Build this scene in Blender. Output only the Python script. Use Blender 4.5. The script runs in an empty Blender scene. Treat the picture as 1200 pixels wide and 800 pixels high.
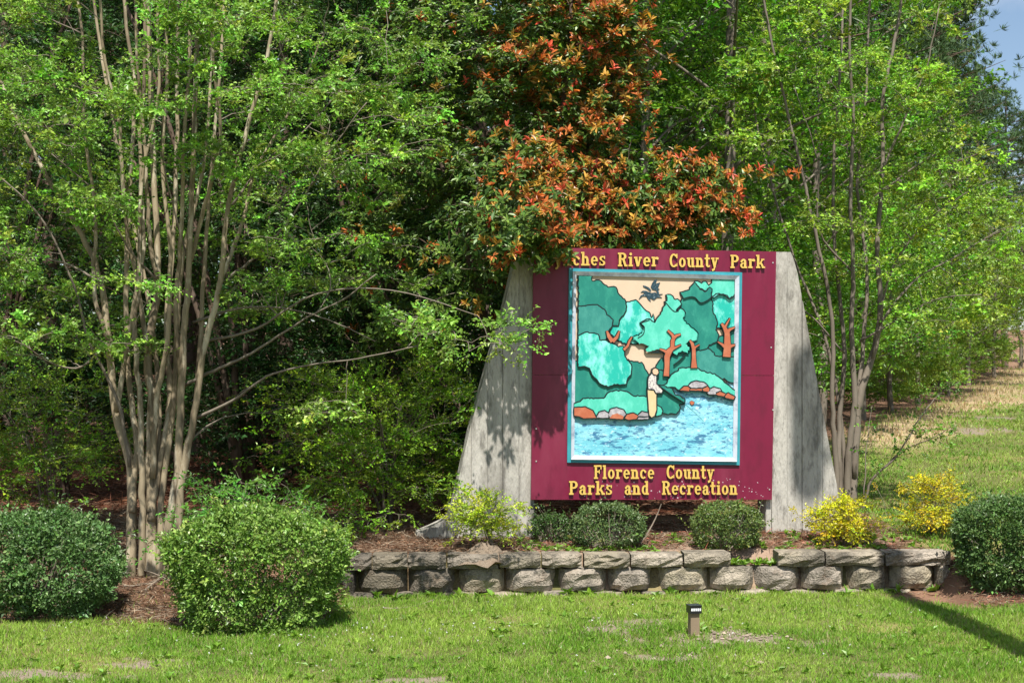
import bpy, math, random
import numpy as np
R = math.radians
rng = np.random.default_rng(7)
random.seed(7)
scene = bpy.context.scene
C = scene.collection

# ------------------------------------------------------------------ camera, sky, sun, exposure
F, HZ, CAMZ = 1770.0, 455.0, 2.0            # focal length in photo pixels, horizon row, eye height
cam_d = bpy.data.cameras.new('camera')
cam = bpy.data.objects.new('camera', cam_d); C.objects.link(cam)
cam.location = (0, 0, CAMZ); cam.rotation_euler = (R(90), 0, 0)
cam_d.sensor_width = 36; cam_d.lens = F/1200*36; cam_d.shift_y = (HZ-400)/1200
cam_d.clip_start = 0.1; cam_d.clip_end = 2000
cam_d.dof.use_dof = True; cam_d.dof.focus_distance = 15.2; cam_d.dof.aperture_fstop = 5.0
scene.camera = cam
SUN_EL, SUN_AZ = R(60), R(180-3)            # azimuth measured from +Y towards +X: behind the camera, a little to its right
world = bpy.data.worlds.new('World'); scene.world = world; world.use_nodes = True
wn, wl = world.node_tree.nodes, world.node_tree.links
bg = wn['Background']; sky = wn.new('ShaderNodeTexSky'); sky.sky_type = 'NISHITA'; sky.sun_disc = False
sky.sun_elevation = SUN_EL; sky.sun_rotation = SUN_AZ; sky.air_density = 1.0; sky.dust_density = 0.7
tc = wn.new('ShaderNodeTexCoord'); nz = wn.new('ShaderNodeTexNoise'); nz.inputs['Scale'].default_value = 5.0
nz.inputs['Detail'].default_value = 7
rp = wn.new('ShaderNodeValToRGB'); rp.color_ramp.elements[0].position = .47; rp.color_ramp.elements[1].position = .72
mxw = wn.new('ShaderNodeMix'); mxw.data_type = 'RGBA'; mxw.inputs['B'].default_value = (7.5, 7.7, 8, 1)
wl.new(tc.outputs['Generated'], nz.inputs['Vector']); wl.new(nz.outputs['Fac'], rp.inputs['Fac'])
wl.new(rp.outputs['Color'], mxw.inputs['Factor']); wl.new(sky.outputs[0], mxw.inputs['A'])
wl.new(mxw.outputs['Result'], bg.inputs['Color']); bg.inputs['Strength'].default_value = 0.085
sd = bpy.data.lights.new('sun', 'SUN'); sd.energy = 5.0; sd.angle = R(0.53); sd.color = (1, .955, .88)
sun = bpy.data.objects.new('sun', sd); C.objects.link(sun)
sun.rotation_euler = (math.pi/2-SUN_EL, 0, math.pi-SUN_AZ)
scene.view_settings.view_transform = 'Standard'; scene.view_settings.look = 'None'
scene.view_settings.exposure = 0.7; scene.view_settings.gamma = 1
cy = scene.cycles
cy.max_bounces = 5; cy.diffuse_bounces = 3; cy.glossy_bounces = 1; cy.transmission_bounces = 3; cy.transparent_max_bounces = 4
cy.use_denoising = True; cy.caustics_reflective = False; cy.caustics_refractive = False
cy.sample_clamp_indirect = 6.0

# ------------------------------------------------------------------ helpers
def at(px, py, Y):
    return np.array([(px-600)/F*Y, Y, CAMZ-(py-HZ)/F*Y])
def sm(t):
    t = np.clip(t, 0, 1); return t*t*(3-2*t)
def hash2(i, j, s):
    return np.modf(np.abs(np.sin(i*127.1+j*311.7+s*74.7)*43758.5453))[0]
def vnoise(x, y, s=0):
    x = np.asarray(x, float); y = np.asarray(y, float)
    i, j = np.floor(x), np.floor(y); u, v = sm(x-i), sm(y-j)
    return ((hash2(i, j, s)*(1-u)+hash2(i+1, j, s)*u)*(1-v)+(hash2(i, j+1, s)*(1-u)+hash2(i+1, j+1, s)*u)*v)
WX0, WX1 = -1.62, 4.25                       # retaining wall ends
def wall_y(X):
    return 14.52+(np.asarray(X)-WX0)*0.062
GAP = (2.13, 2.62)                            # where a cap block is missing
def ground(X, Y):
    X = np.asarray(X, float); Y = np.asarray(Y, float)
    slope = np.maximum(0, Y-16.5)*0.05
    free = 0.46*sm((Y-13.3)/3.2)
    bed = np.where(Y < wall_y(X)+0.14, 0.0, 0.375+0.09*sm((Y-wall_y(X)-.1)/1.3))
    bed = np.where((X > GAP[0]) & (X < GAP[1]) & (Y < wall_y(X)+.42) & (Y > wall_y(X)+.1), .262, bed)
    w = sm((X-WX0+.12)/.24)*sm((WX1+.12-X)/.24)
    far = np.clip((Y-15)/3, 0, 1)
    rough = (vnoise(X*1.7, Y*1.7)-.5)*.035+(vnoise(X*5, Y*5, 3)-.5)*.02
    w = w*(1-far)
    return free*(1-w)+bed*w+slope+rough*np.clip((Y-8)/3, .2, 1)+ .35*sm((Y-24)/20)*(vnoise(X*.12, Y*.12, 9)-.5)
def gp(px, py):
    t = np.linspace(8, 80, 4000); X = (px-600)/F*t; Z = CAMZ-(py-HZ)/F*t
    k = np.argmax(Z <= ground(X, t)); return np.array([X[k], t[k], float(ground(X[k], t[k]))])
def unit(v):
    v = np.asarray(v, float); return v/np.maximum(np.linalg.norm(v, axis=-1, keepdims=True), 1e-9)

class MB:
    def __init__(s): s.v = []; s.q = []; s.t = []; s.c = []; s.n = 0; s.mi = []
    def add(s, v, q=None, t=None, c=None, m=0):
        v = np.asarray(v, float).reshape(-1, 3)
        if q is not None and len(q): s.q.append(np.asarray(q, int)+s.n)
        if t is not None and len(t): s.t.append(np.asarray(t, int)+s.n)
        s.c.append(np.ones((len(v), 3)) if c is None else np.broadcast_to(np.asarray(c, float), (len(v), 3)))
        s.v.append(v); s.n += len(v)
    def box(s, lo, hi, c=None, M=None):
        x0, y0, z0 = lo; x1, y1, z1 = hi
        v = np.array([[x0,y0,z0],[x1,y0,z0],[x1,y1,z0],[x0,y1,z0],[x0,y0,z1],[x1,y0,z1],[x1,y1,z1],[x0,y1,z1]], float)
        if M is not None: v = M(v)
        s.add(v, q=[[0,3,2,1],[4,5,6,7],[0,1,5,4],[1,2,6,5],[2,3,7,6],[3,0,4,7]], c=c)
    def tube(s, P, rad, n=6, cap=True, c=None):
        P = np.asarray(P, float); k = len(P); rad = np.broadcast_to(np.asarray(rad, float), (k,))
        T = unit(np.gradient(P, axis=0)); ref = np.array([.31, .9, .2]) if abs(T[0] @ unit(np.array([.31,.9,.2]))) < .9 else np.array([1., 0, 0])
        A = unit(np.cross(T, ref)); B = np.cross(T, A)
        a = np.linspace(0, 2*math.pi, n, endpoint=False)
        V = P[:, None]+rad[:, None, None]*(np.cos(a)[None, :, None]*A[:, None]+np.sin(a)[None, :, None]*B[:, None])
        i = np.arange(k-1)[:, None]*n; j = np.arange(n)[None]; j2 = (j+1) % n
        q = np.stack([i+j, i+j2, i+n+j2, i+n+j], -1).reshape(-1, 4)
        V = V.reshape(-1, 3); t = []
        if cap:
            V = np.vstack([V, P[:1], P[-1:]]); m = k*n
            t = [[m, (b+1) % n, b] for b in range(n)]+[[m+1, (k-1)*n+b, (k-1)*n+(b+1) % n] for b in range(n)]
        s.add(V, q=q, t=t, c=c)
    def mesh(s, name, mat, smooth=False):
        me = bpy.data.meshes.new(name)
        V = np.vstack(s.v); me.vertices.add(len(V)); me.vertices.foreach_set('co', V.astype(np.float32).ravel())
        Q = np.vstack(s.q) if s.q else np.zeros((0, 4), int); T = np.vstack(s.t) if s.t else np.zeros((0, 3), int)
        L = np.concatenate([Q.ravel(), T.ravel()]); me.loops.add(len(L)); me.loops.foreach_set('vertex_index', L.astype(np.int32))
        st = np.concatenate([np.arange(len(Q))*4, len(Q)*4+np.arange(len(T))*3]); me.polygons.add(len(st))
        me.polygons.foreach_set('loop_start', st.astype(np.int32))
        me.polygons.foreach_set('use_smooth', np.full(len(st), smooth))
        me.update(calc_edges=True)
        ca = me.color_attributes.new('col', 'FLOAT_COLOR', 'POINT')
        cc = np.hstack([np.vstack(s.c), np.ones((len(V), 1))]); ca.data.foreach_set('color', cc.astype(np.float32).ravel())
        for m in (mat if isinstance(mat, (list, tuple)) else [mat]): me.materials.append(m)
        return me
    def build(s, name, mat, parent=None, smooth=False, loc=None):
        o = bpy.data.objects.new(name, s.mesh(name, mat, smooth)); C.objects.link(o)
        if parent is not None:
            if name in ('branches', 'twigs', 'stems', 'crown', 'foliage'): o['kind'] = 'stuff'
            o.parent = parent
            o.location = -np.array(parent.location) if loc is None else loc
        elif loc is not None: o.location = loc
        return o
def tag(o, label=None, cat=None, group=None, kind=None):
    for k, v in (('label', label), ('category', cat), ('group', group), ('kind', kind)):
        if v: o[k] = v
    return o
def thing(name, loc, label, cat, group=None):
    o = bpy.data.objects.new(name, None); C.objects.link(o); o.location = loc; o.empty_display_size = .1
    return tag(o, label, cat, group)
def copy_tree(o, loc, rz=0, s=(1, 1, 1), label=None, group=None):
    r = o.copy(); C.objects.link(r); r.location = loc; r.rotation_euler = (0, 0, rz); r.scale = s
    if label: r['label'] = label
    if group: r['group'] = group
    for ch in list(o.children):
        c = ch.copy(); C.objects.link(c); c.parent = r
    return r

# ------------------------------------------------------------------ materials
def mat(name, col=(.5, .5, .5), rough=.7, spec=.3, noise=None, bump=None, attr=False, metal=0.0, stretch=(1, 1, 1)):
    m = bpy.data.materials.new(name); m.use_nodes = True; n, l = m.node_tree.nodes, m.node_tree.links
    b = n['Principled BSDF']; b.inputs['Roughness'].default_value = rough; b.inputs['Specular IOR Level'].default_value = spec
    b.inputs['Metallic'].default_value = metal
    base = None
    if attr:
        a = n.new('ShaderNodeAttribute'); a.attribute_name = 'col'; base = a.outputs['Color']
    t = n.new('ShaderNodeTexCoord'); mp = n.new('ShaderNodeMapping'); mp.inputs['Scale'].default_value = stretch
    l.new(t.outputs['Object'], mp.inputs['Vector'])
    if noise:                                # list of (scale, strength, colour, lo, hi)
        if base is None:
            rgb = n.new('ShaderNodeRGB'); rgb.outputs[0].default_value = (*col, 1); base = rgb.outputs[0]
        for sc, st, c2, lo, hi in noise:
            z = n.new('ShaderNodeTexNoise'); z.inputs['Scale'].default_value = sc; z.inputs['Detail'].default_value = 6
            z.inputs['Roughness'].default_value = .65
            l.new(mp.outputs[0], z.inputs['Vector'])
            mr = n.new('ShaderNodeMapRange'); mr.inputs['From Min'].default_value = lo; mr.inputs['From Max'].default_value = hi
            mr.inputs['To Max'].default_value = st; l.new(z.outputs['Fac'], mr.inputs['Value'])
            mx = n.new('ShaderNodeMix'); mx.data_type = 'RGBA'; mx.inputs['B'].default_value = (*c2, 1)
            l.new(mr.outputs[0], mx.inputs['Factor']); l.new(base, mx.inputs['A']); base = mx.outputs['Result']
    if base is not None: l.new(base, b.inputs['Base Color'])
    else: b.inputs['Base Color'].default_value = (*col, 1)
    if bump:
        z = n.new('ShaderNodeTexNoise'); z.inputs['Scale'].default_value = bump[0]; z.inputs['Detail'].default_value = 8
        l.new(mp.outputs[0], z.inputs['Vector'])
        bp = n.new('ShaderNodeBump'); bp.inputs['Strength'].default_value = bump[1]; bp.inputs['Distance'].default_value = bump[2]
        l.new(z.outputs['Fac'], bp.inputs['Height']); l.new(bp.outputs[0], b.inputs['Normal'])
    return m
def leafmat(name, rough=.45, spec=.35, trans=.28, tint=(1.25, 1.25, .55)):
    m = bpy.data.materials.new(name); m.use_nodes = True; n, l = m.node_tree.nodes, m.node_tree.links
    b = n['Principled BSDF']; b.inputs['Roughness'].default_value = rough; b.inputs['Specular IOR Level'].default_value = spec
    a = n.new('ShaderNodeAttribute'); a.attribute_name = 'col'; l.new(a.outputs['Color'], b.inputs['Base Color'])
    tr = n.new('ShaderNodeBsdfTranslucent'); mu = n.new('ShaderNodeMix'); mu.data_type = 'RGBA'; mu.blend_type = 'MULTIPLY'
    mu.inputs['Factor'].default_value = 1; mu.inputs['B'].default_value = (*tint, 1)
    l.new(a.outputs['Color'], mu.inputs['A']); l.new(mu.outputs['Result'], tr.inputs['Color'])
    ms = n.new('ShaderNodeMixShader'); ms.inputs[0].default_value = trans
    l.new(b.outputs[0], ms.inputs[1]); l.new(tr.outputs[0], ms.inputs[2]); l.new(ms.outputs[0], n['Material Output'].inputs['Surface'])
    return m
M_leaf = leafmat('leaf', .42, .4)
M_waxy = leafmat('waxy_leaf', .4, .42, .22)
M_grass = leafmat('grass_blade', .5, .3, .3)
M_needle = leafmat('needle', .5, .3, .15)
M_bark = mat('smooth_bark', (.32, .26, .17), .75, .2, [(3.5, .9, (.13, .1, .065), .47, .6), (8, .8, (.52, .46, .34), .54, .62), (25, .6, (.16, .12, .08), .56, .66)], (14, .5, .01), stretch=(1, 1, .22))
M_bark_dk = mat('dark_bark', (.11, .075, .055), .9, .1, [(6, .8, (.2, .16, .13), .45, .75)], (18, .9, .02), stretch=(1, 1, .3))
M_bark_gr = mat('grey_bark', (.2, .17, .135), .85, .15, [(5, .8, (.1, .08, .06), .45, .7)], (16, .7, .012), stretch=(1, 1, .3))
M_twig = mat('twig', (.22, .18, .14), .85, .15)
M_straw = mat('pine_straw', rough=.85, spec=.15, attr=True)

# ------------------------------------------------------------------ ground sheet
PATCH = [(740, 733, .4, .3), (858, 748, .55, .33), (790, 772, .25, .14), (180, 779, .3, .13), (490, 797, .3, .14), (55, 790, .5, .14), (700, 740, .25, .1),
         (1150, 503, .5, .5), (1166, 490, .55, .5), (1140, 508, .3, .35), (1040, 792, .2, .1)]
PATCH_W = [(gp(px, py), a, b) for px, py, a, b in PATCH]
def f_sand(X, Y):
    m = np.zeros_like(X)
    for p, a, b in PATCH_W:
        d = np.sqrt(((X-p[0])/a)**2+((Y-p[1])/b)**2)+(vnoise(X*6, Y*6, 5)-.5)*1.5+(vnoise(X*17, Y*17, 6)-.5)*1.1
        m = np.maximum(m, sm((1.15-d)/.5))
    return m
def bed_edge(X):                              # front edge of the mulch bed
    return np.where(X < WX0, 13.05-.25*sm((X+1.2)/-2.2)+.25*(vnoise(X*1.3, X*0, 2)-.5)-.5*np.exp(-((X+2.1)/1.0)**2), np.where(X > 4.0, 13.95, wall_y(X)-.1))
def f_bed(X, Y):
    n = (vnoise(X*3, Y*3, 8)-.5)*.5
    left = sm((Y-bed_edge(X)+n*.9)/.35)*np.where(X < 4.35, 1, 0)
    rb = sm((1.25-np.hypot((X-4.75)/.95, (Y-14.45)/.75)-n*.6)/.3)
    back = np.where(X > 4.2, 0., left)
    edge = 2.9+(Y-20)*.433                     # woods edge at the right
    woods = sm((edge+n*2-X)/.8)*sm((Y-17)/1.5)
    near = back*sm((4.4-X+n)/.5)*np.where(Y < 17.6+n*2, 1, 0)
    l2 = np.where(X < 3.0, left, 0)
    return np.maximum.reduce([near, woods, rb, l2])
def f_tan(X, Y):
    edge = 2.9+(Y-20)*.433; n = (vnoise(X*.8, Y*.5, 12)-.5)*2
    return sm((X-edge+.8)/1.0)*sm((edge+2.2+n-X)/1.4)*sm((Y-24)/5)
gx = np.concatenate([np.linspace(-60, -9, 18)[:-1], np.linspace(-9, -5, 30)[:-1], np.arange(-5, 6, .06), np.linspace(6, 12, 50), np.linspace(12.5, 70, 40)])
gy = np.concatenate([np.linspace(-12, 8.5, 12)[:-1], np.arange(8.5, 17.5, .06), np.linspace(17.6, 30, 70), np.linspace(30.5, 70, 60), np.linspace(75, 420, 20)])
GX, GY = np.meshgrid(gx, gy); GZ = ground(GX, GY)
nx, ny = len(gx), len(gy); ii = (np.arange(ny-1)[:, None]*nx+np.arange(nx-1)[None]).ravel()
g = MB(); s_, b_, t_ = f_sand(GX, GY), f_bed(GX, GY), f_tan(GX, GY)
lawn_c = np.array([.13, .135, .045]); sand_c = np.array([.25, .2, .155]); straw_c = np.array([.2, .115, .075]); tan_c = np.array([.42, .32, .19])
n1 = vnoise(GX*2.3, GY*2.3, 21)[..., None]
col = lawn_c*(.8+.5*n1)+np.array([.07, .045, .02])*sm((vnoise(GX*.9, GY*.9, 4)-.45)/.3)[..., None]
bedc = straw_c*(.7+.7*vnoise(GX*4, GY*4, 22)[..., None])
onbed = (GX > -1.3) & (GX < 3.9) & (GY < 15.9)
sandy = .75*sm((vnoise(GX*2.1, GY*3, 31)-.26)/.3)[..., None]*np.where(onbed & (GX > .1), 1, 0)[..., None]
bedc = bedc*(1-sandy)+np.array([.36, .26, .19])*sandy
col = col*(1-t_[..., None])+tan_c*t_[..., None]
col = col*(1-s_[..., None])+sand_c*s_[..., None]
col = col*(1-b_[..., None])+bedc*b_[..., None]
g.add(np.stack([GX, GY, GZ], -1).reshape(-1, 3), q=np.stack([ii, ii+1, ii+nx+1, ii+nx], -1), c=col.reshape(-1, 3))
M_ground = mat('ground', rough=.95, spec=.1, attr=True, noise=[(35, .5, (.06, .05, .03), .5, .75), (90, .5, (.3, .24, .17), .58, .75)], bump=(40, .8, .03))
tag(g.build('ground', M_ground, smooth=True), kind='structure')

# ------------------------------------------------------------------ leaf machinery
def leaf_mb(mb, P, D, N, L, W, col, fold=.25, six=False):
    D = unit(D); S = unit(np.cross(D, N)); N = np.cross(S, D)
    L = np.asarray(L)[:, None]; W = np.asarray(W)[:, None]; k = len(P)
    tip = P+D*L-N*L*.12
    if not six:
        V = np.stack([P, P+D*L*.45+S*W*.5+N*W*fold, tip, P+D*L*.45-S*W*.5+N*W*fold], 1)
        i = np.arange(k)[:, None]*4
        t = np.concatenate([i+[[0, 1, 2]], i+[[0, 2, 3]]]); m = 4
    else:
        V = np.stack([P, P+D*L*.35+S*W*.42+N*W*fold, P+D*L*.7+S*W*.45+N*W*fold*.8-N*L*.03, tip, P+D*L*.7-S*W*.45+N*W*fold*.8-N*L*.03, P+D*L*.35-S*W*.42+N*W*fold], 1)
        i = np.arange(k)[:, None]*6
        t = np.concatenate([i+[[0, 1, 2]], i+[[0, 2, 3]], i+[[0, 3, 4]], i+[[0, 4, 5]]]); m = 6
    mb.add(V.reshape(-1, 3), t=t, c=np.repeat(col, m, 0))
def cvar(n, base, var=.25, yellow=.25, ycol=None):
    base = np.asarray(base); c = base[None]*np.exp(rng.normal(0, var, (n, 1)))
    y = np.asarray(ycol) if ycol is not None else base*np.array([1.6, 1.25, .8])
    f = np.clip(rng.normal(yellow, .25, (n, 1)), 0, 1); return c*(1-f)+y*f*np.exp(rng.normal(0, var*.6, (n, 1)))
def sprays(mb, T, D, k, m, tl, L, W, base, up=.8, spread=.9, flat=.5, var=.25, yellow=.25, ycol=None, twigmb=None, face=.35):
    """k twiglets at each target T heading along D, m leaves on each twiglet"""
    n = len(T); d = np.repeat(unit(D), k, 0)+rng.normal(0, spread, (n*k, 3))*np.array([1, 1, 1-flat]); d = unit(d)
    o = np.repeat(T, k, 0)+rng.normal(0, tl*.12, (n*k, 3)); l = tl*rng.uniform(.5, 1.25, n*k)
    f = np.tile((np.arange(m)+.6)/m, n*k); dd = np.repeat(d, m, 0)
    P = np.repeat(o, m, 0)+dd*(np.repeat(l, m)*f)[:, None]
    side = unit(np.cross(dd, rng.normal(0, .35, dd.shape)+[0, 0, 1]))*np.where(np.arange(n*k*m) % 2, 1, -1)[:, None]
    LD = unit(dd*.7+side*.9+rng.normal(0, .35, dd.shape)); NN = unit(rng.normal(0, .55, dd.shape)+np.array([0, -face, up]))
    q = n*k*m
    sz_ = np.repeat(np.exp(rng.normal(0, .18, n)), k*m); LL = L*rng.uniform(.55, 1.3, q)*sz_
    tint_ = np.repeat(np.exp(rng.normal(0, .22, (n, 1)))*np.exp(rng.normal(0, .1, (n, 3))), k*m, 0)
    leaf_mb(mb, P, LD, NN, LL, W/L*LL*rng.uniform(.75, 1.2, q), cvar(q, base, var, yellow, ycol)*tint_)
    if twigmb is not None:
        a = o; b = o+d*l[:, None]; S = unit(np.cross(d, rng.normal(0, 1, d.shape)))*.0022
        i = np.arange(len(a))[:, None]*3
        twigmb.add(np.stack([a+S, a-S, b], 1).reshape(-1, 3), t=i+[[0, 1, 2]])
def bez(a, c, b, n):
    t = np.linspace(0, 1, n)[:, None]; return (1-t)**2*a+2*t*(1-t)*c+t*t*b
def smooth_path(P, k=5):
    P = np.asarray(P, float); Q = np.vstack([2*P[0]-P[1], P, 2*P[-1]-P[-2]]); out = []
    for i in range(len(P)-1):
        p0, p1, p2, p3 = Q[i:i+4]; t = np.linspace(0, 1, k, endpoint=False)[:, None]
        out.append(.5*(2*p1+(p2-p0)*t+(2*p0-5*p1+4*p2-p3)*t*t+(3*p1-p0-3*p2+p3)*t**3))
    return np.vstack(out+[P[-1:]])
def colonize(stems, targets, mb, rmin=.003, rk=.006, rise=.45, down=1.2, sag=0., nseg=5, n=4):
    """grow a branch to each target from the nearest suitable point of the skeleton; returns end directions"""
    S = np.vstack([p for p, r in stems]); SR = np.concatenate([r for p, r in stems])
    d0 = np.array([np.min(np.linalg.norm(S-t, axis=1)) for t in targets]); order = np.argsort(d0)
    cap = len(S)+len(targets)*(nseg-1); SS = np.zeros((cap, 3)); RR = np.zeros(cap); SS[:len(S)] = S; RR[:len(S)] = SR; cnt = len(S)
    dirs = np.zeros((len(targets), 3))
    for i in order:
        t = targets[i]; v = t-SS[:cnt]; d = np.linalg.norm(v, axis=1)
        cost = d+down*np.maximum(0, d*rise-v[:, 2]); j = int(np.argmin(cost)); p = SS[j]; L = d[j]
        c = p+(t-p)*.45+np.array([0, 0, 1])*L*(.12-sag)+rng.normal(0, .06*L, 3)
        path = bez(p, c, t, nseg); path[1:-1] += rng.normal(0, .02*L, (nseg-2, 3))
        r0 = min(RR[j]*.75, rmin+rk*L); rr = np.linspace(r0, rmin*.7, nseg)
        mb.tube(path, rr, n=n, cap=False)
        SS[cnt:cnt+nseg-1] = path[1:]; RR[cnt:cnt+nseg-1] = np.maximum(rr[1:], rmin); cnt += nseg-1
        dirs[i] = unit(path[-1]-path[-2])
    return dirs
def px_targets(blobs, n, clump=7, sig=.16):
    """blobs: (cx, cy, rx, ry, Y0, Y1, weight); clumped points filling them"""
    w = np.array([b[6]*b[2]*b[3] for b in blobs], float); w /= w.sum(); out = []
    for _ in range(max(1, n//clump)):
        b = blobs[rng.choice(len(blobs), p=w)]; a, r = rng.uniform(0, 2*math.pi), math.sqrt(rng.uniform())
        Y = rng.uniform(b[4], b[5]); c = at(b[0]+b[2]*r*math.cos(a), b[1]+b[3]*r*math.sin(a), Y)
        out.append(c+rng.normal(0, sig, (clump, 3))*np.array([1.5, 1.25, .38]))
    return np.vstack(out)
def above(T, dz=.1):
    T = T.copy(); g_ = ground(T[:, 0], T[:, 1])+dz; T[:, 2] = np.maximum(T[:, 2], g_+rng.uniform(0, .15, len(T))); return T
def stem_from_px(pts, r0, r1, k=5, wig=.005):
    P = smooth_path([at(*p) for p in pts], k); P[1:-1] += rng.normal(0, wig, (len(P)-2, 3))*np.array([1, 1, .3])
    return P, r1*1.15+(r0-r1*1.15)*(1-np.linspace(0, 1, len(P)))**1.4*.88

# ------------------------------------------------------------------ retaining wall
M_block = mat('split_block', (.32, .28, .225), .95, .12, attr=True, noise= [(1.6, .85, (.075, .068, .055), .48, .64), (12, .8, (.1, .09, .075), .5, .66), (55, .7, (.4, .355, .29), .56, .7), (5, .5, (.2, .13, .08), .55, .72)], bump=(55, 1.0, .03))
def on_wall(px):
    X = (px-600)/F*14.7
    for _ in range(6): X = (px-600)/F*float(wall_y(X))
    return X
wall = thing('retaining_wall', (1.3, 14.7, 0), 'low retaining wall of grey split-face concrete blocks below the sign', 'wall')
wd = unit(np.array([1, .062, 0])); wn_ = np.array([wd[1], -wd[0], 0])
def block(name, p0, p1, z0, z1, proud, depth, cham, bulge, tilt=0.):
    X0, X1 = on_wall(p0), on_wall(p1); L = (X1-X0); o = np.array([(X0+X1)/2, float(wall_y((X0+X1)/2)), 0]); L = L/wd[0]
    mb = MB(); nu, nv = 7, 5
    U = np.linspace(-1, 1, nu); V = np.linspace(0, 1, nv); uu, vv = np.meshgrid(U, V)
    su = np.sign(uu)*np.abs(uu)**.75; corner = np.clip((np.abs(su)-.56)/.44, 0, 1)
    d = proud+bulge*(1-np.abs(2*vv-1)**2.5)*(1-corner**2)-cham*corner**1.4+rng.normal(0, .011, uu.shape)
    edge_v = np.where((vv == 0) | (vv == 1), -.012, 0); d += edge_v
    zz = z0+(z1-z0)*vv+tilt*uu*L/2+rng.normal(0, .004, uu.shape)
    sag = 1-.05*corner*(np.abs(2*vv-1)**2)
    zz = (z0+z1)/2+(zz-(z0+z1)/2)*sag
    front = o+wd*(su*L/2*.985)[..., None]+wn_*d[..., None]+np.stack([0*zz, 0*zz, zz], -1)
    back = o+wd*(su*L/2*.93)[..., None]-wn_*depth+np.stack([0*zz, 0*zz, z0+(z1-z0)*vv], -1)
    n = nu*nv; V_ = np.vstack([front.reshape(-1, 3), back.reshape(-1, 3)]); q = []
    for j in range(nv-1):
        for i in range(nu-1):
            a = j*nu+i; q.append([a, a+1, a+nu+1, a+nu])
    for i in range(nu-1):
        q.append([i+1, i, n+i, n+i+1]); a = (nv-1)*nu+i; q.append([a, a+1, n+a+1, n+a])
    for j in range(nv-1):
        a = j*nu; q.append([a, a+nu, n+a+nu, n+a]); a = j*nu+nu-1; q.append([a+nu, a, n+a, n+a+nu])
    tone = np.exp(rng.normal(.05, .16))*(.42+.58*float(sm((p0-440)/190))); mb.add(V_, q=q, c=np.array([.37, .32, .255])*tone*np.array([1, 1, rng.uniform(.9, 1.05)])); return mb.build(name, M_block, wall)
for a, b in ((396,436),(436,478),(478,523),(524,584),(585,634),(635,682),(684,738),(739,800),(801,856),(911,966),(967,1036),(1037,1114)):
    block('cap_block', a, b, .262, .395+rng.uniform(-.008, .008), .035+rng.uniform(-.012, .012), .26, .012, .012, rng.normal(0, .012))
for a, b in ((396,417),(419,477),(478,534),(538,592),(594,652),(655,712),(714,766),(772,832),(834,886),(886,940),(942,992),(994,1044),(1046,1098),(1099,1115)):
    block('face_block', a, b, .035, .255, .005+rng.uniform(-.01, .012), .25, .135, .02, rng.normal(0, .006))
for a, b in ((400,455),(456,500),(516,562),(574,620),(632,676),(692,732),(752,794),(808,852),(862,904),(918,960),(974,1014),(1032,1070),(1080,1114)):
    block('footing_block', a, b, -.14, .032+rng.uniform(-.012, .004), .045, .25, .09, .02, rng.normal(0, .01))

# ------------------------------------------------------------------ the park sign
from mathutils.geometry import tessellate_polygon
from mathutils import Vector
OL, OR_ = at(622, 585, 15.75), at(904, 585, 16.07)
SO = np.array([OL[0], OL[1], 0]); ud = unit(np.array([OR_[0]-OL[0], OR_[1]-OL[1], 0])); nd = np.array([ud[1], -ud[0], 0])
def S(px, py):
    d = np.array([(px-600)/F, 1, -(py-HZ)/F]); c = np.array([0, 0, CAMZ]); t = ((SO-c) @ nd)/(d @ nd); P = c+d*t
    return (float((P-SO) @ ud), float(P[2]))
def W(u, v, n): return SO+ud*u+np.array([0, 0, v])+nd*n
def prism(mb, pts, n0, n1, rim=None):
    """pts: (u, v) outline; solid from depth n0 to n1 (towards the viewer); returns number of front triangles"""
    pts = [tuple(p) for p in pts]
    area = sum(pts[i][0]*pts[(i+1) % len(pts)][1]-pts[(i+1) % len(pts)][0]*pts[i][1] for i in range(len(pts)))
    if area < 0: pts = pts[::-1]
    k = len(pts); V = [W(u, v, n1) for u, v in pts]+[W(u, v, n0) for u, v in pts]
    tr = tessellate_polygon([[Vector((u, v, 0)) for u, v in pts]])
    T = []
    for a, b, c in tr:
        (x0, y0), (x1, y1), (x2, y2) = pts[a], pts[b], pts[c]
        T.append((a, b, c) if (x1-x0)*(y2-y0)-(x2-x0)*(y1-y0) > 0 else (a, c, b))
    q = [[i, k+i, k+(i+1) % k, (i+1) % k] for i in range(k)]
    mb.add(V, q=q, t=T)
base_s = W(1.28, float(ground(1.5, 15.9)), 0)
sign = thing('park_sign', base_s, 'large maroon park sign with carved river mural between two sloped concrete pylons', 'sign')
M_conc = mat('board_formed_concrete', (.43, .41, .365), .92, .15, [(1.7, .85, (.16, .145, .125), .47, .66), (8, .85, (.14, .13, .115), .52, .64), (5, .6, (.56, .53, .48), .5, .68), (40, .7, (.17, .16, .14), .58, .68), (22, .6, (.2, .19, .17), .56, .66)], (45, .8, .015), stretch=(1, 1, .3))
PX0 = lambda L: [S(*p) for p in L]
def edge_u(prof, v):                          # outer edge profile [(u, v)...] sorted from bottom to top
    vs = [p[1] for p in prof]; us = [p[0] for p in prof]; return float(np.interp(v, vs, us))
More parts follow.
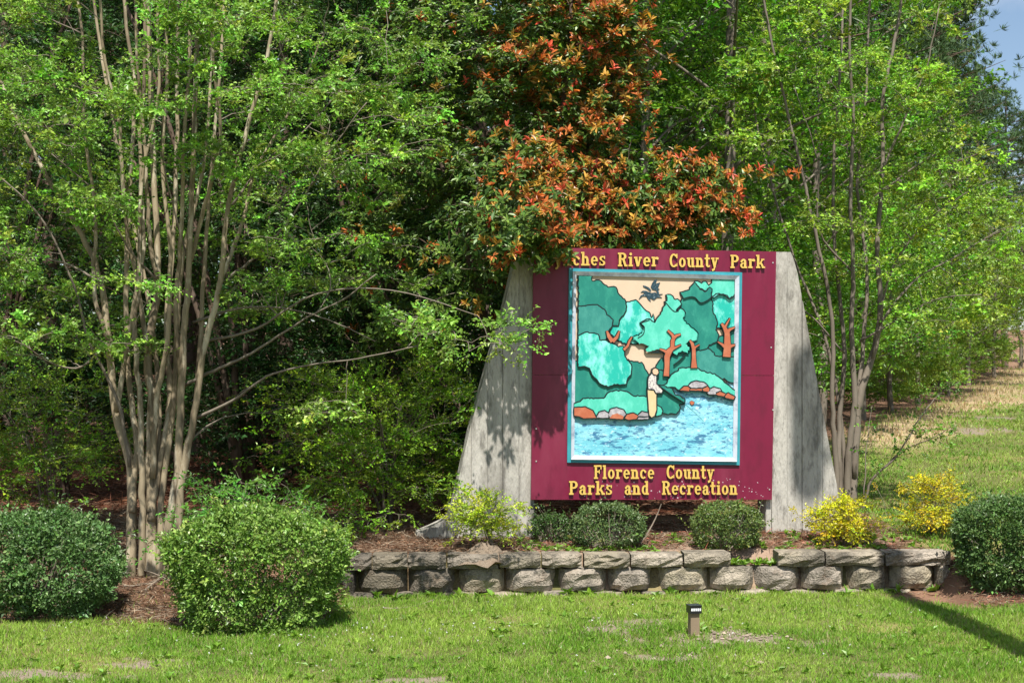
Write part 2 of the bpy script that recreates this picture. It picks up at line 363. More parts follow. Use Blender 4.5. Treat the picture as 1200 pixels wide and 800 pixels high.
def pylon(prof, inner_u, side, widths):
    top = prof[-1][1]; mb = MB(); u = inner_u; k = 0
    far = min(p[0] for p in prof) if side < 0 else max(p[0] for p in prof)
    vv = np.linspace(prof[0][1]-.25, top, 60)
    while (u-far)*side < -.005 and k < 12:
        w = widths[k % len(widths)]; u2 = u+side*w
        if (u2-far)*side > -.04: u2 = far
        a, b = sorted((u, u2)); poly = [(a, vv[0]), (b, vv[0])]
        hi = []
        for v in vv:                          # the strip's outer side, clipped by the sloping edge
            e = edge_u(prof, v); hi.append((max(u2, e) if side < 0 else min(u2, e), v))
        ua = u+side*.0025; pts = [(ua, vv[0])]
        for (x, v) in hi:
            x = x-side*.0025 if abs(x-u2) < 1e-6 and u2 != far else x
            if (x-ua)*side > 0.0005: pts.append((x, v))
        vt = pts[-1][1]; pts.append((ua, vt))
        off = (-.012, .0, -.008, .002, -.01)[k % 5]
        prism(mb, pts, -.3, -.03+off)
        u = u2; k += 1
    prism(mb, [(inner_u, vv[0])]+[(edge_u(prof, v)-side*.003, v) for v in vv[:-1]]+[(inner_u, vv[-2])], -.36, -.058)
    return mb.build('concrete_pylon', M_conc, sign)
lp = PX0([(487, 634), (490, 622), (512, 616), (526, 606), (530, 596), (551, 503), (573, 422), (592, 356), (606, 296), (607, 290)])
rp_ = PX0([(987, 640), (985, 590), (982, 567), (956, 432), (936, 320), (931, 302), (928, 295)])
pylon(lp, S(627, 400)[0], -1, [.165, .17, .16, .17]); pylon(rp_, S(899, 600)[0], 1, [.06, .17, .165, .17])
M_maroon = mat('maroon_paint', (.165, .008, .036), .42, .4, [(1.3, .7, (.24, .04, .075), .45, .7), (9, .6, (.11, .008, .026), .5, .68), (30, .8, (.45, .33, .35), .72, .78)], stretch=(1, 1, .35))
def quad(mb, a, b, c, d, n0, n1): prism(mb, [a, b, c, d], n0, n1)
mb = MB(); prism(mb, PX0([(625, 290), (909, 295), (906.6, 439.6), (623.6, 438.7)]), -.027, .02); mb.build('panel', M_maroon, sign)
mb = MB(); prism(mb, PX0([(623.6, 439.1), (906.6, 440.1), (904, 585), (622, 585)]), -.027, .02); mb.build('panel', M_maroon, sign)
M_screw = mat('screw_head', (.75, .73, .7), .35, .5, metal=.8)
for p in ((628, 502), (628, 540), (905, 480), (903, 407), (905, 308), (901, 573), (627, 400), (629, 300)):
    u, v = S(*p); mb = MB(); prism(mb, [(u+.008*math.cos(a), v+.008*math.sin(a)) for a in np.linspace(0, 6.28, 8, endpoint=False)], .0195, .026); mb.build('screw', M_screw, sign)
mb = MB()
for k in range(110):
    fx, fy = rng.normal(800, 60), rng.normal(573, 9)
    if 640 < fx < 900 and 547 < fy < 583.5:
        u, v = S(fx, fy); r_ = rng.uniform(.003, .009); prism(mb, [(u+r_*rng.uniform(.6, 1.3)*math.cos(a), v+r_*rng.uniform(.6, 1.3)*math.sin(a)) for a in np.linspace(0, 6.28, 7, endpoint=False)], .0195, .0212)
fl = mb.build('paint_flecks', mat('pale_fleck', (.5, .4, .42), .8, .2), sign); fl['kind'] = 'stuff'
# frame: teal outer moulding, silver-white inner moulding
M_teal = mat('teal_paint', (.03, .25, .3), .45, .4, [(6, .6, (.06, .36, .42), .45, .7)])
M_silver = mat('silver_moulding', (.52, .57, .64), .35, .5, [(7, .8, (.22, .25, .34), .48, .66)], stretch=(1, 1, 1))
outer = [(666, 314.5), (868.5, 319.5), (865.5, 544.5), (664, 541.5)]; mid = [(670.3, 318.2), (864.6, 323.2), (861.8, 540.3), (668.1, 537.7)]; inn = [(674.5, 323), (860, 328), (857.6, 535.5), (672.2, 533)]
def frame_ring(o, i, n0, n1, m, name, slope=0):
    for k in range(4):
        k2 = (k+1) % 4; mb = MB(); A, B, D, E = S(*o[k]), S(*o[k2]), S(*i[k2]), S(*i[k])
        V = [W(*A, n1), W(*B, n1), W(*D, n1+slope), W(*E, n1+slope), W(*A, n0), W(*B, n0), W(*D, n0), W(*E, n0)]
        mb.add(V, q=[[0, 1, 2, 3][::-1], [0, 4, 5, 1][::-1], [2, 6, 7, 3][::-1], [1, 5, 6, 2][::-1], [0, 3, 7, 4][::-1]]); mb.build(name, m, sign)
frame_ring(outer, mid, .0203, .042, M_teal, 'frame_moulding'); frame_ring(mid, inn, .0206, .064, M_silver, 'frame_bead', -.02)
# mural: backing board, then cut-out layers
def paint(name, c, c2, amount=.8): return mat('mural_'+name, c, .5, .35, [(9, amount, c2, .45, .62), (40, .4, tuple(x*.75 for x in c), .55, .7), (22, .5, tuple(min(1, x*1.25+.03) for x in c2), .6, .72)], stretch=(1, 1, .55))
P_sky = mat('mural_sky', (.6, .46, .33), .5, .3, [(4, .4, (.68, .55, .41), .4, .7)])
P_dark = paint('dark_green', (.012, .19, .15), (.03, .27, .2)); P_dark2 = paint('mid_green', (.03, .22, .19), (.06, .3, .25))
P_lite = paint('light_green', (.07, .5, .37), (.14, .62, .49)); P_turq = paint('turquoise', (.015, .42, .34), (.24, .76, .67), 1.0)
P_rust = mat('mural_rust', (.42, .12, .06), .5, .3, [(12, .6, (.55, .22, .12), .45, .7)]); P_grey = mat('mural_grey', (.3, .28, .3), .5, .3, [(14, .7, (.7, .68, .7), .45, .7)])
P_line = mat('mural_outline', (.008, .02, .02), .5, .3); P_tan = mat('mural_tan', (.62, .47, .26), .5, .3, [(9, .5, (.72, .58, .36), .45, .7)])
P_white = mat('mural_white', (.62, .58, .54), .5, .3, [(50, .9, (.16, .12, .16), .5, .6)]); P_skin = mat('mural_skin', (.7, .45, .3), .5, .3)
P_water = mat('mural_water', (.16, .5, .6), .45, .35, [(7, .8, (.34, .66, .75), .42, .62), (17, .8, (.02, .1, .24), .545, .6), (38, .8, (.03, .16, .32), .56, .62), (30, .8, (.6, .8, .88), .59, .65)], (30, .4, .01), stretch=(.5, .5, 1.2))
mural = MB(); prism(mural, PX0(inn), .0201, .0235); mural = mural.build('mural_board', P_sky, sign)
A_ = lambda L: [(660+x/5.4545, 310+y/5.4545) for x, y in L]; B_ = lambda L: [(660+x/5.714, 420+y/5.714) for x, y in L]
def wob(P, amt=.5, sub=2.2):                   # break up long straight edges a little
    out = []
    for i in range(len(P)):
        a, b = np.array(P[i]), np.array(P[(i+1) % len(P)]); n = max(1, int(np.hypot(*(b-a))/sub))
        for k in range(n):
            p = a+(b-a)*k/n; out.append(tuple(p+(rng.normal(0, amt, 2) if k else 0)))
    return out
def cut(name, P, m, lev, wobble=.45, thick=.012, line=.9, clip=True):
    if wobble: P = wob(P, wobble)
    c = [S(*p) for p in P]
    if clip:
        lo, hi = S(671.9, 536)[0], S(859.6, 330)[0]; c = [(lo if u < lo+.035 and name != 'trunk_cutout' else min(u, hi), v) for u, v in c]
    k = len(c); ar = sum(c[i][0]*c[(i+1) % k][1]-c[(i+1) % k][0]*c[i][1] for i in range(k))
    if ar < 0: c = c[::-1]
    e = []
    for i in range(k):
        a, b, d = np.array(c[i-1]), np.array(c[i]), np.array(c[(i+1) % k]); t = d-a; nn = np.array([t[1], -t[0]])/max(np.hypot(*t), 1e-6)
        e.append(tuple(b+nn*line*.0155))
    mb = MB(); n1 = .0235+lev
    prism(mb, e, .0236, n1-.0015); k1 = mb.n; prism(mb, c, n1-.0014, n1)
    o = mb.build(name, [P_line, m], mural); o.location = -np.array(sign.location)-0*np.array(mural.location)
    o.location = (0, 0, 0)
    me = o.data; co = np.zeros(len(me.polygons), int)
    for p in me.polygons:
        if min(p.vertices) >= k1: co[p.index] = 1
    me.polygons.foreach_set('material_index', co.astype(np.int32)); return o
def stroke(P, w):                              # tapered stroke outline from a centre line
    P = np.array(P, float); w = np.broadcast_to(np.array(w, float), (len(P),)); t = np.gradient(P, axis=0); t /= np.linalg.norm(t, axis=1, keepdims=True); n = np.stack([-t[:, 1], t[:, 0]], 1)
    return [tuple(x) for x in np.vstack([P+n*w[:, None]/2, (P-n*w[:, None]/2)[::-1]])]
cut('water_board', [(673, 478), (690, 476), (745, 474), (790, 452), (860, 448), (859, 536), (672.5, 534)], P_water, .003, 0, line=0)
cut('tree_cutout', A_([(948,95),(1095,95),(1095,200),(1060,222),(1030,200),(990,190),(960,212),(940,195),(925,170),(900,165),(870,150),(835,125),(840,110),(880,125),(905,112),(925,140),(948,120)]), P_lite, .009)
cut('tree_cutout', A_([(930,225),(960,205),(990,190),(1030,200),(1060,222),(1095,195),(1095,400),(1040,415),(1000,405),(955,410),(940,330)]), P_turq, .012)
cut('tree_cutout', A_([(385,255),(430,238),(460,230),(490,262),(525,300),(545,310),(560,345),(572,320),(578,368),(560,420),(500,440),(470,505),(400,505),(340,480),(300,440),(300,390),(345,385),(385,320)]), P_turq, .010)
cut('tree_cutout', A_([(97,75),(178,75),(178,110),(225,105),(280,150),(330,150),(345,190),(385,225),(397,270),(385,310),(350,355),(345,390),(305,385),(260,330),(200,300),(97,300)]), P_dark, .018)
cut('tree_cutout', A_([(95,270),(150,265),(185,262),(215,262),(255,290),(270,325),(310,355),(305,390),(275,430),(262,490),(220,490),(150,480),(92,490)]), P_dark2, .024)
cut('hill_cutout', A_([(640,640),(700,575),(760,548),(800,520),(880,520),(920,500),(985,470),(1095,420),(1095,720),(615,740),(610,700),(590,660),(625,600)]), P_dark, .010)
cut('tree_cutout', A_([(745,180),(790,170),(835,118),(860,150),(900,180),(930,150),(942,160),(935,210),(945,240),(945,290),(965,340),(977,380),(965,420),(985,450),(975,490),(925,510),(910,535),(870,545),(810,530),(760,480),(740,400),(735,300),(715,290),(745,255),(750,235),(765,215)]), P_dark, .018)
cut('tree_cutout', A_([(440,465),(465,455),(500,440),(510,395),(490,372),(545,352),(580,375),(605,335),(620,310),(640,270),(650,260),(645,240),(660,235),(655,195),(690,205),(700,225),(735,235),(745,255),(720,280),(715,305),(745,285),(770,310),(762,360),(800,395),(850,440),(845,480),(805,490),(770,505),(800,530),(790,565),(750,548),(720,578),(690,555),(640,560),(600,540),(530,558),(520,545),(545,515),(480,508)]), P_lite, .030, .7)
cut('hill_cutout', A_([(820,545),(850,538),(920,540),(945,560),(970,588),(1095,598),(1095,760),(1000,720),(900,690),(830,700)]), P_dark2, .016)
cut('hill_cutout', B_([(85,20),(200,20),(430,10),(440,20),(480,25),(520,30),(545,80),(575,120),(600,120),(640,80),(690,100),(720,130),(700,180),(655,190),(600,260),(460,260),(430,230),(350,222),(290,250),(265,280),(130,275),(85,300)]), P_dark, .014)
cut('pier_cutout', B_([(600,180),(665,183),(720,203),(735,235),(803,270),(803,298),(765,310),(768,345),(748,368),(660,362),(640,320),(600,315)]), P_dark, .026)
cut('bush_cutout', A_([(92,460),(110,450),(150,435),(215,450),(225,487),(262,487),(310,510),(345,530),(375,525),(385,590),(425,640),(425,690),(412,712),(400,735),(395,760),(320,760),(280,778),(235,760),(180,700),(165,660),(140,650),(92,650)]), P_turq, .034)
cut('bank_cutout', B_([(668,182),(690,170),(720,110),(790,65),(885,65),(945,95),(1005,105),(1060,150),(1140,215),(1140,255),(1050,225),(950,205),(860,195),(830,205),(770,210),(745,190)]), P_lite, .028)
cut('bank_cutout', B_([(85,305),(130,270),(265,270),(300,230),(350,215),(420,225),(465,255),(575,255),(575,372),(410,385),(300,385),(210,390),(85,380)]), P_lite, .030)
cut('bush_cutout', B_([(605,318),(625,317),(645,328),(656,350),(648,374),(620,382),(605,375)]), P_lite, .032, .1)
for m, L in ((P_grey, [(830,182),(850,162),(880,152),(930,162),(955,180),(920,195),(850,195)]), (P_rust, [(772,212),(800,188),(825,188),(838,200),(832,217)]), (P_rust, [(840,212),(850,186),(885,178),(920,192),(918,214)]),
             (P_rust, [(918,195),(945,178),(968,200),(966,222),(930,216)]), (P_grey, [(970,208),(1000,192),(1040,205),(1052,224),(1010,222)]), (P_grey, [(957,228),(980,212),(1012,224),(1010,240),(965,238)]),
             (P_rust, [(1012,238),(1040,222),(1077,236),(1065,252),(1030,246)]), (P_rust, [(1065,248),(1095,232),(1138,256),(1130,272),(1080,262)])):
    cut('rock_cutout', B_(L), m, .038+rng.uniform(0, .005), .15)
for m, L in ((P_rust, [(86,330),(140,325),(190,350),(213,396),(130,398),(86,380)]), (P_grey, [(297,375),(310,340),(350,330),(395,345),(412,372),(395,390),(305,392)]), (P_grey, [(217,394),(235,360),(270,350),(297,368),(294,394)]),
             (P_rust, [(303,399),(320,375),(355,365),(397,386),(392,403)]), (P_rust, [(406,398),(420,375),(460,366),(492,382),(482,402),(430,408)]), (P_grey, [(488,384),(520,355),(560,365),(562,384)]), (P_grey, [(483,406),(500,391),(562,388),(562,402)])):
    cut('rock_cutout', B_(L), m, .038+rng.uniform(0, .005), .15)
for P, w in (([(650,712),(655,650),(655,590),(668,555),(690,530),(690,490),(700,465)], [34,30,34,36,26,24,20]), ([(698,475),(690,450),(660,422)], [20,16,12]), ([(695,472),(715,455),(742,446)], [20,16,9]), ([(660,565),(635,550),(608,540)], [22,14,6]), ([(680,545),(710,530),(745,512)], [18,12,5]),
             ([(827,660),(826,600),(825,540),(815,505),(800,485)], [38,24,22,18,10]), ([(824,540),(840,525),(862,512)], [14,10,5]),
             ([(1035,590),(1040,520),(1038,440),(1022,405),(1003,378)], [48,42,32,22,12]), ([(1036,440),(1055,415),(1090,402)], [24,16,8]), ([(1022,405),(1038,375),(1056,344)], [14,10,5]), ([(1028,530),(1005,510),(978,494)], [22,14,5]), ([(1045,530),(1065,520),(1092,514)], [26,18,10]),
             ([(272,425),(285,460),(308,492)], [10,22,26]), ([(352,425),(335,465),(308,492)], [8,18,24]), ([(380,545),(405,520),(415,490),(432,462)], [16,14,12,6])):
    cut('trunk_cutout', A_(stroke(P, w)), P_rust, .040+rng.uniform(0, .002), 0, line=.5)
for L in ([(760,220),(800,208),(835,212),(868,245),(905,235),(935,215)], [(935,210),(960,212),(990,192),(1030,202),(1058,222),(1092,198)], [(700,640),(740,610),(775,572)], [(470,470),(505,445),(512,400),(492,375),(545,355)], [(645,240),(690,292),(718,300),(748,270)]):
    cut('contour_line', A_(stroke(smooth_path(np.array([(x, y, 0) for x, y in L]), 3)[:, :2], 5)), P_line, .0335, 0, line=0)
cut('angler_trousers', B_([(556,200),(612,203),(614,340),(602,380),(582,392),(568,375),(560,270)]), P_tan, .046, .1)
cut('angler_shirt', B_([(562,202),(560,160),(565,125),(588,95),(612,103),(612,170),(640,198),(654,214),(648,228),(612,228),(600,205)]), P_white, .050, .1)
cut('angler_head', B_([(588,92),(590,75),(605,66),(622,75),(628,95),(615,110),(595,104)]), P_skin, .053, 0)
cut('fishing_rod', B_(stroke([(630,182),(720,245),(802,296)], [8,6,5])), P_line, .0535, 0, line=0)
cut('fishing_line', B_(stroke([(802,296),(870,355),(935,418)], [3,2,2])), P_dark, .0042, 0, line=0)
cut('float', B_([(843,288),(856,282),(874,292),(868,304),(856,310),(846,302)]), P_rust, .012, 0, line=.2)
P_bird = mat('mural_bird', (.02, .05, .07), .5, .3, [(60, .8, (.25, .33, .36), .55, .65)])
for L in ([(556,142),(566,118),(580,100),(596,95),(588,124),(616,114),(602,150),(612,158),(590,166),(566,160)], [(500,172),(530,172),(560,182),(585,178),(600,190),(632,188),(606,200),(628,212),(596,212),(576,228),(552,214),(556,238),(538,222),(528,204),(505,202),(480,222),(492,198),(518,186)],
          [(506,134),(520,136),(545,148),(560,165),(552,172),(534,156),(508,142)], [(492,178),(505,168),(525,168),(545,178),(530,184),(505,178)], [(588,160),(600,158),(610,178),(604,206),(590,210),(598,190)]):
    cut('bird_cutout', A_(L), P_bird, .006+rng.uniform(0, .002), 0, line=0)
# raised lettering, slab serif
M_gold = mat('gold_letter', (.64, .43, .1), .4, .45, [(14, .6, (.6, .34, .06), .5, .72), (40, .5, (.75, .58, .24), .55, .7)])
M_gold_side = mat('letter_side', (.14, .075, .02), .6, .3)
t, h, e, xh = .2, .12, .085, .7
rect = lambda x0, y0, x1, y1: ([(x0, y0), (x1, y0)], [(x0, y1), (x1, y1)])
def arc(cx, cy, rx, ry, a0, a1, tx=t, ty=.12, n=14):
    A = np.linspace(R(a0), R(a1), n)
    return ([(cx+rx*math.cos(a), cy+ry*math.sin(a)) for a in A], [(cx+(rx-tx)*math.cos(a), cy+(ry-ty)*math.sin(a)) for a in A])
def ln(x0, y0, x1, y1, w):
    return ([(x0-w/2, y0), (x1-w/2, y1)], [(x0+w/2, y0), (x1+w/2, y1)])
def ball(cx, cy, r): return arc(cx, cy, r, r, 0, 360, r*.98, r*.98, 10)
def stm(x, y0, y1, bl=1, br=1, tl=1, tr=0):
    o = [rect(x, y0, x+t, y1)]
    if bl or br: o.append(rect(x-e*bl, y0, x+t+e*br, y0+h))
    if tl or tr: o.append(rect(x-e*tl, y1-h, x+t+e*tr, y1))
    return o
G = {
 'L': (stm(.09, 0, 1, 1, 1, 1, 1)+[rect(.2, 0, .68, h), rect(.58, 0, .68, .34)], .72),
 'F': (stm(.09, 0, 1, 1, 1, 1, 0)+[rect(.2, 1-h, .7, 1), rect(.6, .7, .7, 1), rect(.25, .47, .52, .58), rect(.45, .38, .53, .67)], .74),
 'P': (stm(.09, 0, 1, 1, 1, 1, 0)+[arc(.4, .72, .32, .28, -90, 90), rect(.25, 1-.12, .42, 1), rect(.25, .44, .42, .56)], .76),
 'R': (stm(.09, 0, 1, 1, 1, 1, 0)+[arc(.4, .74, .31, .26, -90, 90), rect(.25, .88, .42, 1), rect(.25, .48, .42, .6), ln(.46, .52, .62, .08, .19), rect(.54, 0, .8, h)], .82),
 'C': ([arc(.42, .5, .38, .5, 42, 318), rect(.64, .66, .75, .98), rect(.66, .06, .74, .3)], .8),
 'a': (stm(.36, 0, .52, 0, 1, 0, 0)+[arc(.33, .46, .23, .24, 0, 165, .19, .11), ball(.15, .5, .085), arc(.28, .2, .24, .21, 70, 300, .17, .1)], .68),
 'c': ([arc(.34, .35, .3, .35, 45, 320, .19, .11), ball(.52, .52, .09)], .66),
 'd': (stm(.4, 0, 1, 0, 1, 1, 0)+[arc(.33, .35, .29, .35, 35, 325, .18, .11)], .74),
 'e': ([arc(.34, .35, .3, .35, 0, 318, .18, .11), rect(.14, .31, .62, .41)], .67),
 'h': (stm(.09, 0, 1, 1, 1, 1, 0)+[arc(.42, .42, .22, .28, 0, 140, .19, .14)]+stm(.45, 0, .44, 1, 1, 0, 0), .76),
 'i': (stm(.1, 0, xh, 1, 1, 1, 0)+[ball(.2, .9, .11)], .41),
 'k': (stm(.09, 0, 1, 1, 1, 1, 0)+[ln(.28, .28, .55, .62, .14), rect(.44, .6, .72, xh), ln(.4, .42, .6, .08, .19), rect(.5, 0, .78, h)], .78),
 'l': (stm(.1, 0, 1, 1, 1, 1, 0), .41),
 'n': (stm(.09, 0, xh, 1, 1, 1, 0)+[arc(.42, .42, .22, .28, 0, 140, .19, .14)]+stm(.45, 0, .44, 1, 1, 0, 0), .76),
 'o': ([arc(.34, .35, .3, .35, 0, 360, .19, .11, 22)], .69),
 'r': (stm(.09, 0, xh, 1, 1, 1, 0)+[arc(.44, .44, .24, .26, 70, 150, .18, .13), ball(.5, .59, .1)], .62),
 's': ([arc(.3, .52, .24, .18, 40, 270, .17, .1), arc(.3, .19, .25, .19, -140, 90, .17, .1), rect(.44, .48, .53, .7), rect(.05, 0, .14, .24)], .6),
 't': ([rect(.14, .14, .34, .95), rect(.02, xh-h, .5, xh), arc(.36, .2, .22, .2, 180, 300, .18, .11), ball(.46, .1, .06)], .54),
 'u': (stm(.09, .25, xh, 0, 0, 1, 0)+[arc(.31, .28, .22, .28, 180, 300, .19, .13)]+stm(.43, 0, xh, 0, 1, 1, 0), .74),
 'v': ([ln(.16, xh, .34, 0, .2), ln(.54, xh, .36, 0, .14), rect(.02, xh-h, .3, xh), rect(.42, xh-h, .68, xh)], .7),
 'y': ([ln(.16, xh, .36, 0, .2), ln(.56, xh, .26, -.24, .13), ball(.18, -.2, .09), rect(.02, xh-h, .32, xh), rect(.42, xh-h, .7, xh)], .72),
}
def word(txt, x0, x1, ytop, ybase):
    (u0, v0), (u1, v1) = S(x0, ybase), S(x1, ybase); H = S(x0, ytop)[1]-v0
    adv = sum(G[c][1] for c in txt)+.05*(len(txt)-1); kx = (u1-u0)/adv; x = u0
    for ch in txt:
        mb = MB(); strips, w = G[ch]; vb = v0+(v1-v0)*(x-u0)/(u1-u0)
        for k, (a, b) in enumerate(strips):
            m = len(a); n1 = .046+.0006*k; n0 = .0203
            tr = lambda p, n: W(x+p[0]*kx, vb+p[1]*H, n)
            V = [tr(p, n1) for p in a]+[tr(p, n1) for p in b]+[tr(p, n0) for p in a]+[tr(p, n0) for p in b]
            q = [[i, i+1, m+i+1, m+i] for i in range(m-1)]
            q += [[i+1, i, 2*m+i, 2*m+i+1] for i in range(m-1)]+[[m+i, m+i+1, 3*m+i+1, 3*m+i] for i in range(m-1)]
            q += [[0, m, 3*m, 2*m], [2*m-1, m-1, 3*m-1, 4*m-1]]
            mb.add(V, q=q)
        o = mb.build('letter', [M_gold, M_gold_side], sign); fr = []
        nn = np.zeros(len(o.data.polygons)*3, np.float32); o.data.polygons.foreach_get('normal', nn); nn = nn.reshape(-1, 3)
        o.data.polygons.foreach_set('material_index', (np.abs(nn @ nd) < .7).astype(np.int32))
        x += (w+.05)*kx
for a in (('Lynches', 638, 709, 295.5, 311.5), ('River', 723, 771, 296.5, 312.5), ('County', 783, 841, 297.5, 313.5), ('Park', 854.5, 895, 299, 314.5),
          ('Florence', 695, 766, 544.5, 560.5), ('County', 779.5, 836, 544.5, 560.5), ('Parks', 666, 717, 563, 579), ('and', 730.5, 760, 563, 579), ('Recreation', 774.5, 863, 563, 579)):
    word(*a)

# ------------------------------------------------------------------ small things on the lawn and bed
p = gp(813, 745)
post = thing('light_post', p, 'short square wooden post with black light fixture on the lawn', 'post')
M_wood = mat('weathered_wood', (.23, .175, .115), .85, .2, [(12, .8, (.18, .13, .09), .45, .7)], (40, .5, .005), stretch=(1, 1, .15))
M_black = mat('black_plastic', (.015, .015, .017), .35, .5); M_led = mat('white_lens', (.8, .82, .85), .3, .5)
mb = MB(); Rz = lambda v: .82*np.stack([v[:, 0]*.98-v[:, 1]*.2, v[:, 0]*.2+v[:, 1]*.98, v[:, 2]*1.12], 1)+p
mb.box((-.045, -.045, -.15), (.045, .045, .2), M=Rz); mb.build('wooden_post', M_wood, post)
mb = MB(); mb.box((-.058, -.07, .205), (.058, .06, .268), M=Rz); mb.box((-.062, -.075, .2685), (.062, .065, .276), M=Rz); mb.box((-.03, -.03, .196), (.03, .03, .2055), M=Rz); mb.build('fixture', M_black, post)
for k in range(5):
    mb = MB(); x = -.042+k*.021; mb.box((x-.007, -.0735, .228), (x+.007, -.0695, .25), M=Rz); mb.build('lens', M_led, post)
# dirt mound against the yellow-green shrub, spilling over the wall
M_dirt = mat('dirt', (.24, .19, .14), .95, .1, [(8, .7, (.22, .16, .11), .45, .7), (40, .6, (.36, .29, .22), .55, .7)], (35, 1, .05))
mp = np.array([on_wall(565), 14.78, .36]); th = np.linspace(0, 2*math.pi, 28, endpoint=False); rr_ = np.linspace(0, 1, 9); V = []
for r_ in rr_:
    for a in th:
        x, y = math.cos(a)*r_*.3*(1+.25*math.sin(5*a)), math.sin(a)*r_*.3; hgt = .13*math.cos(min(1, r_*.95)*math.pi/2)**1.5*(1+.15*math.sin(3*a+1)*r_)+rng.normal(0, .016)*(r_ > 0)
        V.append(mp+np.array([x*(1+.15*math.sin(2*a)), y, hgt-.06*r_]))
q = [[i*28+j, i*28+(j+1) % 28, (i+1)*28+(j+1) % 28, (i+1)*28+j] for i in range(8) for j in range(28)]
mb = MB(); mb.add(V, q=q); tag(mb.build('dirt_mound', M_dirt, smooth=True), 'small tan ant mound of dirt on the wall edge beside the left pylon', 'mound')
# utility pole beside the camera's view whose shadow crosses the lawn
pp = np.array([3.98, 10.1, 0]); up_ = thing('utility_pole', pp, 'tall round wooden utility pole casting the long shadow across the lawn', 'pole')
mb = MB(); mb.tube([pp+[0, 0, -.5], pp+[0, 0, 6.5], pp+[0, 0, 13]], [.15, .135, .115], n=14); mb.build('pole', M_wood, up_, smooth=True)
mb = MB(); tp = pp+[-.5, .02, 0]; mb.tube([tp+[0, 0, 11.5], tp+[0, 0, 11.55], tp+[0, 0, 12.6], tp+[0, 0, 12.67], tp+[0, 0, 12.72]], [.15, .19, .19, .16, .06], n=16); mb.build('transformer', M_screw, up_, smooth=True)
for z_ in (11.8, 12.3):
    mb = MB(); mb.box((pp[0]-.36, pp[1]-.02, z_), (pp[0]-.1, pp[1]+.04, z_+.05)); mb.build('bracket', M_screw, up_)

# ------------------------------------------------------------------ the multi-stemmed tree at the left
def stems_out(parent, stems, m, n=8, name='trunk'):
    for P, r in stems:
        mb = MB(); mb.tube(P, r, n=n); mb.build(name, m, parent, smooth=True)
cb = gp(172, 676); cY = float(cb[1])
def CM(pts, r0, r1, dy):                      # px polyline at the tree, leaning in depth by dy at its end
    k = len(pts); return stem_from_px([(x, y, cY+dy*(i/(k-1))**1.2) for i, (x, y) in enumerate(pts)], r0, r1)
LT = [CM([(152,690),(154,640),(153,547),(136,483),(127,399),(118,330),(96,275),(60,215),(15,130),(-30,20)], .075, .018, .5),
      CM([(179,698),(178,640),(176,561),(178,469),(173,413),(185,330),(180,200),(175,60),(170,-90),(165,-190)], .085, .02, .4),
      CM([(193,690),(196,630),(208,552),(213,446),(217,376),(222,310),(226,200),(230,80),(236,-60),(240,-170)], .066, .018, -.3),
      CM([(204,688),(207,630),(217,538),(228,487),(241,400),(258,330),(268,240),(290,150),(312,70),(330,-40),(345,-140)], .06, .015, -.5),
      CM([(177,610),(182,570),(192,515),(199,469),(195,380),(203,280),(207,150),(208,0),(205,-150)], .05, .018, .7),
      CM([(155,600),(157,560),(160,520),(150,430),(148,330),(152,220),(158,110),(146,10),(135,-120)], .05, .016, .6),
      CM([(176,600),(179,570),(186,520),(184,430),(170,330),(150,230),(128,120),(110,0),(95,-120)], .045, .014, .8),
      CM([(165,692),(166,640),(167,560),(164,470),(158,380),(168,290),(164,180),(170,60),(166,-90)], .052, .015, -.2), CM([(188,692),(188,640),(190,570),(203,480),(207,390),(214,300),(238,200),(246,90),(250,-60)], .05, .014, .3),
      CM([(178,560),(184,470),(196,400),(200,300),(190,190),(196,80),(190,-60)], .04, .014, -.5), CM([(213,446),(206,360),(212,270),(216,160),(222,60),(220,-80)], .036, .013, -.7),
      CM([(136,483),(150,400),(162,320),(166,210),(186,100),(182,-60)], .036, .013, -.4), CM([(173,413),(160,330),(146,250),(140,150),(120,50),(118,-90)], .034, .012, -.6),
      CM([(228,487),(234,420),(238,340),(244,250),(252,140),(262,30),(258,-90)], .036, .013, .2), CM([(222,310),(240,240),(258,160),(250,60),(258,-60)], .03, .012, -.9),
      CM([(127,399),(110,340),(112,250),(98,150),(96,40),(80,-80)], .03, .012, .1), CM([(185,330),(174,260),(170,170),(160,60),(158,-60)], .03, .012, -.3), CM([(258,330),(284,260),(300,200),(345,120),(380,40)], .03, .01, .3)]
LIMBS = [CM([(216,452),(250,434),(287,418),(324,395),(360,372),(400,352),(440,322)], .03, .008, -.7), CM([(229,490),(273,469),(314,441),(360,428),(420,420),(490,405)], .028, .007, -.9),
         CM([(226,378),(277,362),(320,360),(361,367),(400,381),(440,400)], .022, .006, -.3), CM([(262,330),(300,300),(345,250),(385,180),(430,120)], .026, .007, -.2),
         CM([(127,400),(95,430),(60,425),(20,400),(-20,390)], .022, .006, -.7), CM([(118,330),(80,310),(40,300),(-10,290)], .024, .006, .2),
         CM([(152,547),(138,470),(105,400),(85,330),(45,250),(-20,190)], .035, .01, -.6), CM([(272,240),(310,190),(360,150),(420,80)], .024, .006, .3),
         CM([(222,310),(205,250),(190,180),(196,90)], .02, .007, -.8), CM([(185,330),(150,290),(115,230),(60,180)], .022, .007, -.9), CM([(241,400),(300,385),(370,345),(460,340),(560,370)], .026, .006, -.9)]
root = thing('crape_myrtle', cb, 'tall multi-stemmed tree with smooth tan trunks between the two clipped bushes', 'tree', )
LT = [(P, r*.84) for P, r in LT]; LIMBS = [(P, r*.68) for P, r in LIMBS]
stems_out(root, LT, M_bark, 9); stems_out(root, LIMBS, M_bark_gr, 6, 'limb')
Y0, Y1 = cY-1.3, cY+1.4
